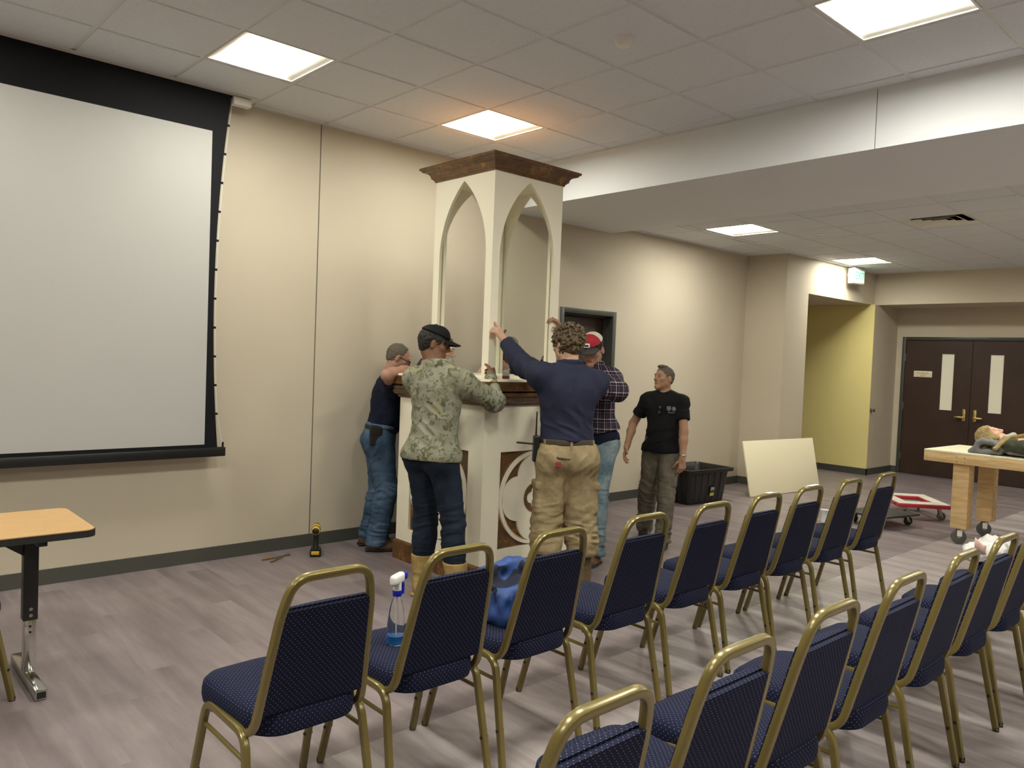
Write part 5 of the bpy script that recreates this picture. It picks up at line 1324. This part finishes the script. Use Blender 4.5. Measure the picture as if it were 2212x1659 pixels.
# --- man standing and watching
def man_watch():
    p = Person('person in black tee with two chest emblems, standing apart before the black tub', (2.60, 1.00), 203, .905, .935, lean=-3, tw=3, head=(168, -7, 2), feet=((-.085, .20, 4), (.17, -.14, 24)), skin='skin_mid', hips=(.0, .03), g=.97, sh=.168,
               hands=(H_((2.545, .745, .775), (-.12, -.1, -1), (.3, .6, 0), (.7, -.5, -.1), curls=[(.5, .7, .4), (.6, .8, .5), (.7, .8, .5), (.75, .8, .5)], thumb=.5), H_((2.40, 1.24, .84), (-.45, -.05, -.9), (.35, -.75, -.2), (.45, .7, -.1), **RELAX)))
    p.hk = dict(nose=1.03); p.body(); p.brows('hair_grey')
    p.hair('hair_grey', .004, front=(.076, .075), ear=(.008, -.022), nape=-.06, extra=[ell_(p.hw(0, .028, .106), V(.048, .055, .020)*p.hs, p.HR, .015)])
    p.shirt('black_tee', o=.016, sleeve=.60, hem=-.045, belly=.008, flare=.0)
    p.pants('jeans_grey', o=.014, hemz=.05, r=(.094, .068, .064, .060), bunch=.010)
    p.shoes('shoe_dark')
    w0 = p.wr[0]; d = unit(p.wr[0]-p.el[0]); fr_ = frame(d)
    L = [cap_(w0-d*.02+fr_ @ V(.029*math.cos(a), .025*math.sin(a), 0), w0-d*.02+fr_ @ V(.029*math.cos(a+.4), .025*math.sin(a+.4), 0), .0065, .0065, .004) for a in np.arange(0, 6.28, .4)]
    bk = unit(-V(p.hd[0]['n'])); L.append(ell_(w0-d*.02+bk*.028, (.017, .007, .017), frame_on(bk), .004)); soft('wristwatch', L, .003, M['chrome'], p.root, inv=p.inv)
    # emblems on the chest, laid on the shirt front
    def chest(x, z): 
        y = (.108*p.g+.016+.010)*p.s*math.sqrt(max(.1, 1-(x/(.158*p.g+.016)/p.s)**2))
        return p.P+p.U*z*p.s+p.SR*x+p.SF*y
    def emb(nm, L): soft(nm, L, .0025, M['emblem'], p.root, inv=p.inv, it=0)
    for nm, x in (('shield_emblem', -.062), ('round_emblem', -.102)):
        c = chest(x, .385); n_ = unit(p.SF*1.0+p.SR*x*3.2); fr2 = frame_on(n_)
        L = [cap_(c+fr2 @ V(.015*math.cos(a), .002, .017*math.sin(a)), c+fr2 @ V(.015*math.cos(a+.5), .002, .017*math.sin(a+.5)), .0026, .0026, .002) for a in np.arange(0, 6.28, .5)]
        L.append(ell_(c+n_*.002, (.0085, .004, .009), fr2, .002))
        if nm[0] == 's': L = [q for q in L]+[cap_(c+fr2 @ V(-.015, .002, .016), c+fr2 @ V(.015, .002, .016), .003, .003, .002)]
        emb(nm, L)
    for q, wd in ((.0, .030), (-.009, .026)):
        c = chest(-.082, .352+q); n_ = unit(p.SF-p.SR*.26); fr2 = frame_on(n_); emb('emblem_line', [cap_(c+fr2 @ V(-wd, .002, 0), c+fr2 @ V(wd, .002, 0), .0022, .0022, .002)])
    c = chest(.005, .405); soft('sunglasses', [ell_(c+p.SF*.008+p.SR*.008-p.U*.02, (.020, .010, .013), p.MS @ rotm((0, 1, 0), 1.1), .006), ell_(c+p.SF*.010+p.SR*.012-p.U*.062, (.020, .010, .013), p.MS @ rotm((0, 1, 0), 1.1), .006), cap_(c+p.SF*.01, c+p.SF*.012+p.SR*.016-p.U*.08, .003, .003, .003), cap_(c+p.SF*.01+p.SR*.01, c+p.SF*.012+p.SR*.03-p.U*.10, .003, .003, .003)], .003, M['black_plastic'], p.root, inv=p.inv)
M['emblem'] = mat('grey white print', '#9a9c98', .8)
man_watch()

# --- two helpers behind the case
def man_back_left():
    p = Person('person with pale face and charcoal tee behind the case, half hidden by the black cap', (.945, 2.205), -84, 1.015, .935, lean=3, head=(-52, 14, 0), skin='skin_pale', elev=(.02, .0), headoff=(0, .03, 0),
               hands=(H_((1.235, 1.80, 1.585), (-.1, -.95, .3), (-.9, -.2, 0), (.0, -.2, -1), **GRIP), H_((.655, 1.775, 1.785), (-.75, -.35, .6), (.2, -.9, .1), (.0, .2, -1), **GRIP)))
    p.body(); p.brows('hair_brown'); p.hair('hair_brown', .006, front=(.080, .065))
    p.shirt('grey_tee', o=.016, sleeve=.62, hem=-.05); p.pants('jeans_blue'); p.shoes('shoe_dark')
man_back_left()
def man_back_right():
    p = Person('person in grey cap and dark sleeves seen through the glass of the case', (1.66, 1.98), 192, 1.025, .925, lean=5, head=(205, 18, 0), skin='skin_pink',
               hands=(H_((1.335, 1.70, 1.495), (-.97, .0, .15), (-.1, .75, .1), (.2, -.6, -.75), **GRIP), H_((1.305, 1.77, 1.73), (-.7, -.2, .65), (-.3, -.9, .0), (.3, .6, -.7), **GRIP)))
    p.body(); p.brows('hair_grey'); p.hair('hair_grey', .004); p.cap('cap_grey')
    p.shirt('black_tee', o=.02, sleeve=1.92, hem=-.05); p.pants('jeans_dark'); p.shoes('shoe_dark')
    w0 = p.wr[0]; d = unit(p.wr[0]-p.el[0]); fr_ = frame(d)
    soft('wristwatch', [cap_(w0-d*.012+fr_ @ V(.030*math.cos(a), .026*math.sin(a), 0), w0-d*.012+fr_ @ V(.030*math.cos(a+.4), .026*math.sin(a+.4), 0), .007, .007, .004) for a in np.arange(0, 6.28, .4)], .003, M['chrome'], p.root, inv=p.inv)
man_back_right()
# ------------------------------------------------------------------ statue on the rolling table, blanket, bags
def statue():
    base = V(5.17, -.705, .872); a = math.radians(-92); ux = V(math.cos(a), math.sin(a), 0); uy = V(-math.sin(a), math.cos(a), 0); Z = V(0, 0, 1.)
    def w(x, y, z): return base+ux*x+uy*y+Z*z
    t = empty('statue', (5.17, -.705, .872), a, 'painted statue of a long haired woman lying on the grey blanket', 'statue')
    inv = np.array((Matrix.Translation(base) @ Matrix.Rotation(a, 4, 'Z')).inverted())
    # head axes: face looks up, crown towards -x
    R = np.stack([-uy, unit(Z*.80+ux*.60), unit(-ux*.80+Z*.60)], 1)
    hc = w(.15, 0, .15); s = .98
    L = head_prims(hc, R, s)+[cap_(w(.19, 0, .12), w(.34, 0, .11), .045, .06, .03)]
    # hands folded on the chest
    for sg in (-1, 1): L += hand_prims(w(.60, sg*.07, .255), unit(-ux*.75-uy*sg*.55+Z*.45), unit(-uy*sg*.8-Z*.3), sg > 0, curl=(.15, .2, .15), thumb=.2, s=.85)
    for sg in (-1, 1): L += [cap_(w(.34, sg*.17, .11), w(.66, sg*.22, .13), .05, .042, .03), cap_(w(.66, sg*.22, .13), w(.60, sg*.07, .255), .042, .028, .03)]
    L += [ell_(w(.50, 0, .11), (.26, .17, .09), np.stack([ux, uy, Z], 1), .05), ell_(w(1.0, 0, .10), (.55, .16, .08), np.stack([ux, uy, Z], 1), .05)]
    P, Q = solid(L, .0045); P = relax(P, Q); put('body', P, Q, M['statue_skin'], t, inv)
    fp, fn = hc+R @ V(0, .050, .055)*s, R @ V(0, 1, -.62)
    hr = [clip_(ell_(hc+R @ V(0, -.018, .034)*s, V(.092, .106, .102)*s, R, .02), fp, fn), clip_(ell_(hc+R @ V(0, -.05, -.03)*s, V(.088, .07, .11)*s, R, .03), fp, fn)]
    for sg in (-1, 1):
        for q in range(7):
            a0 = hc+R @ V(sg*(.060+.007*q), .052-.022*q, .055-.006*q)*s; a1 = hc+R @ V(sg*(.088+.004*q), .030-.022*q, -.045)*s; a2 = w(.345-.012*q, sg*(.185+.013*q), .165-.016*q)
            hr += [cap_(a0, a1, .020, .019, .008), cap_(a1, a2, .019, .017, .008)]
    P, Q = solid(hr, .0045); P = relax(P, Q); P = folds(P, vnormals(P, Q), amp=.003, fr=(14, 70, 70)); put('hair', P, Q, M['statue_hair'], t, inv)
    rb = [ell_(w(.55, 0, .09), (.27, .215, .095), np.stack([ux, uy, Z], 1), .05), ell_(w(1.1, 0, .095), (.65, .21, .095), np.stack([ux, uy, Z], 1), .05)]
    for sg in (-1, 1): rb += [cap_(w(.355, sg*.160, .095), w(.66, sg*.235, .11), .068, .065, .04), cap_(w(.66, sg*.235, .11), w(.63, sg*.11, .215), .062, .058, .03)]
    soft('robe', rb, .007, M['statue_robe'], t, cuts=[(w(0, 0, .016), -Z)], inv=inv, fold=dict(amp=.012, fr=(4, 14, 9)))
    tr = []
    for sg in (-1, 1): tr += [cap_(w(.33, sg*.10, .165), w(.50, sg*.10, .215), .016, .018, .02), cap_(w(.50, sg*.10, .215), w(.66, sg*.20, .170), .018, .02, .02), cap_(w(.66, sg*.20, .17), w(.86, sg*.235, .10), .02, .02, .02)]
    soft('gold_trim', tr, .006, M['statue_gold'], t, inv=inv, fold=dict(amp=.004, fr=(14, 14, 14)))
    soft('collar', [cap_(w(.285, sg*.06, .165), w(.33, 0, .185), .022, .024, .02) for sg in (-1, 1)], .005, M['paper_grey'], t, inv=inv)
M['statue_skin'] = mat('painted flesh', '#dcae92', .5, var=.05); M['statue_hair'] = denim('painted golden brown hair', '#83704a', 1, '#b9a273'); M['statue_robe'] = denim('painted dark green robe', '#34382c', 1, '#565a48'); M['statue_gold'] = mat('old gold paint', '#9c8a4e', .4, metal=.3, var=.2); M['paper_grey'] = mat('grey white paint', '#b4b0a6', .6)
statue()
def blanket():
    z0 = .872; L = []
    # padded moving blanket: flat layers with a doubled roll under the head
    t = empty('blanket', (5.17, -.6, z0), 0, 'grey moving blanket folded under the statue on the rolling table', 'blanket')
    pts = [(-.74, .018), (-.785, .05), (-.80, .10), (-.84, .120), (-.91, .110), (-.98, .075), (-1.06, .045), (-1.3, .030), (-2.3, .028)]
    for x in np.arange(4.985, 5.40, .045):
        for (ya, za), (yb, zb) in zip(pts, pts[1:]): L.append(cap_((x, ya, z0+za), (x, yb, z0+zb), .022, .022, .02))
    for (ya, za), (yb, zb) in (((-.76, .024), (-.88, .026)), ((-.88, .03), (-.98, .028))):
        for x in np.arange(4.985, 5.40, .045): L.append(cap_((x, ya, z0+za), (x, yb, z0+zb), .020, .020, .015))
    inv = np.array(Matrix.Translation((-5.17, .6, -z0)))
    soft('padded_cloth', L, .007, M['blanket'], t, cuts=[((0, 0, z0+.0008), (0, 0, -1))], inv=inv, fold=dict(amp=.006, fr=(14, 10, 10)))
M['blanket'] = mat('grey moving blanket', '#77787a', .95, var=.12, vscale=18, bump=.5, bscale=160)
blanket()
def bag():
    t = empty('tote_bag', (-.83, -.76, .4935), 0, 'open blue fabric bag with dark inside slumped on a front row seat', 'bag')
    c = V(-.83, -.76, .4935)
    Mx = rotm((0, 0, 1), .2)
    L = [box_(c+V(0, .0, .075), (.155, .105, .085), .05, Mx, .03), box_(c+V(-.02, .05, .15), (.145, .045, .06), .035, Mx @ rotm((1, 0, 0), -.25), .03), ell_(c+V(.09, .02, .15), (.075, .07, .05), None, .03), sub_(box_(c+V(.0, -.015, .19), (.115, .045, .05), .03, Mx, .02))]
    inv = np.array(Matrix.Translation(tuple(-c)))
    P, Q = solid(L, .006, [((0, 0, c[2]+.0005), (0, 0, -1))]); P = relax(P, Q); P = folds(P, vnormals(P, Q), amp=.016, fr=(13, 13, 11), seed=4)
    fc = P[Q].mean(1)-c; mi = ((np.abs(fc[:, 0]) < .105) & (np.abs(fc[:, 1]+.015) < .05) & (fc[:, 2] > .125)).astype(int)
    put('bag_body', P, Q, [M['bag_blue'], M['bag_dark']], t, inv, mi)
    soft('handle', [cap_(c+V(-.13, -.07+.01*k, .10+.055*math.sin(k*.62)), c+V(-.13+.0, -.06+.01*k, .10+.055*math.sin((k+1)*.62)), .009, .009, .006) for k in range(5)], .004, M['bag_dark'], t, inv=inv)
M['bag_blue'] = mat('blue nylon', '#28447f', .6, var=.3, vscale=16); M['bag_dark'] = mat('dark lining', '#1a1f33', .9)
bag()
def papers():
    t = empty('paper_bag', (2.05, -1.66, .4935), 0, 'crumpled white plastic bag with a pink printed flap on a second row seat', 'bag')
    c = V(2.20, -1.73, .4935); t.location = tuple(c); inv = np.array(Matrix.Translation(tuple(-c))); rng = np.random.RandomState(3)
    L = [box_(c+V(0, .02, .05), (.16, .10, .045), .03, None, .03), ell_(c+V(.07, .0, .085), (.09, .06, .04), None, .03), ell_(c+V(-.08, .02, .07), (.06, .06, .035), None, .03)]
    P, Q = solid(L, .006, [((0, 0, c[2]+.0005), (0, 0, -1))]); P = relax(P, Q); P = folds(P, vnormals(P, Q), amp=.013, fr=(24, 24, 24), seed=9, foci=[(c+V(.08, 0, .1), .2, .016, (1, .4, .3), .05)])
    put('plastic_wrap', P, Q, M['white_wrap'], t, inv)
    f = MB(); n = 8; vs = []
    for k in range(n+1):
        for q in range(4): u = k/n; vs.append((-.20-.03*math.sin(u*2.4)+.017*q, .03-.015*q, .05+.10*u-.012*q*u+.01*math.sin(q*1.3+2*u)))
    fs = [[4*k+q, 4*k+q+1, 4*k+q+5, 4*k+q+4] for k in range(n) for q in range(3)]
    f.add(vs, fs, 0, True); o = f.build('printed_flap', M['pink_print'], t); sm = o.modifiers.new('thickness', 'SOLIDIFY'); sm.thickness = .0015
M['white_wrap'] = mat('white plastic film', '#e6e4df', .35, spec=.5); M['pink_print'] = mat('pink printed paper', '#ecc3b5', .6, var=.15, vscale=9)
papers()
# small container by the case foot
t = empty('glue_bottle', (.615, .915, 1.4385), 0, 'small grey and dark red container standing on the pedestal deck by the post foot', 'bottle')
MB().lathe([(.0, 0), (.024, 0), (.026, .004), (.026, .022), (.0, .022)], n=20).build('base', mat('dark red cap', '#5e2226', .5), t)
MB().lathe([(.0, .0222), (.025, .0222), (.025, .05), (.018, .058), (.012, .062), (.012, .07), (.0, .07)], n=20).build('jar', mat('grey green jar', '#8d9184', .4), t)
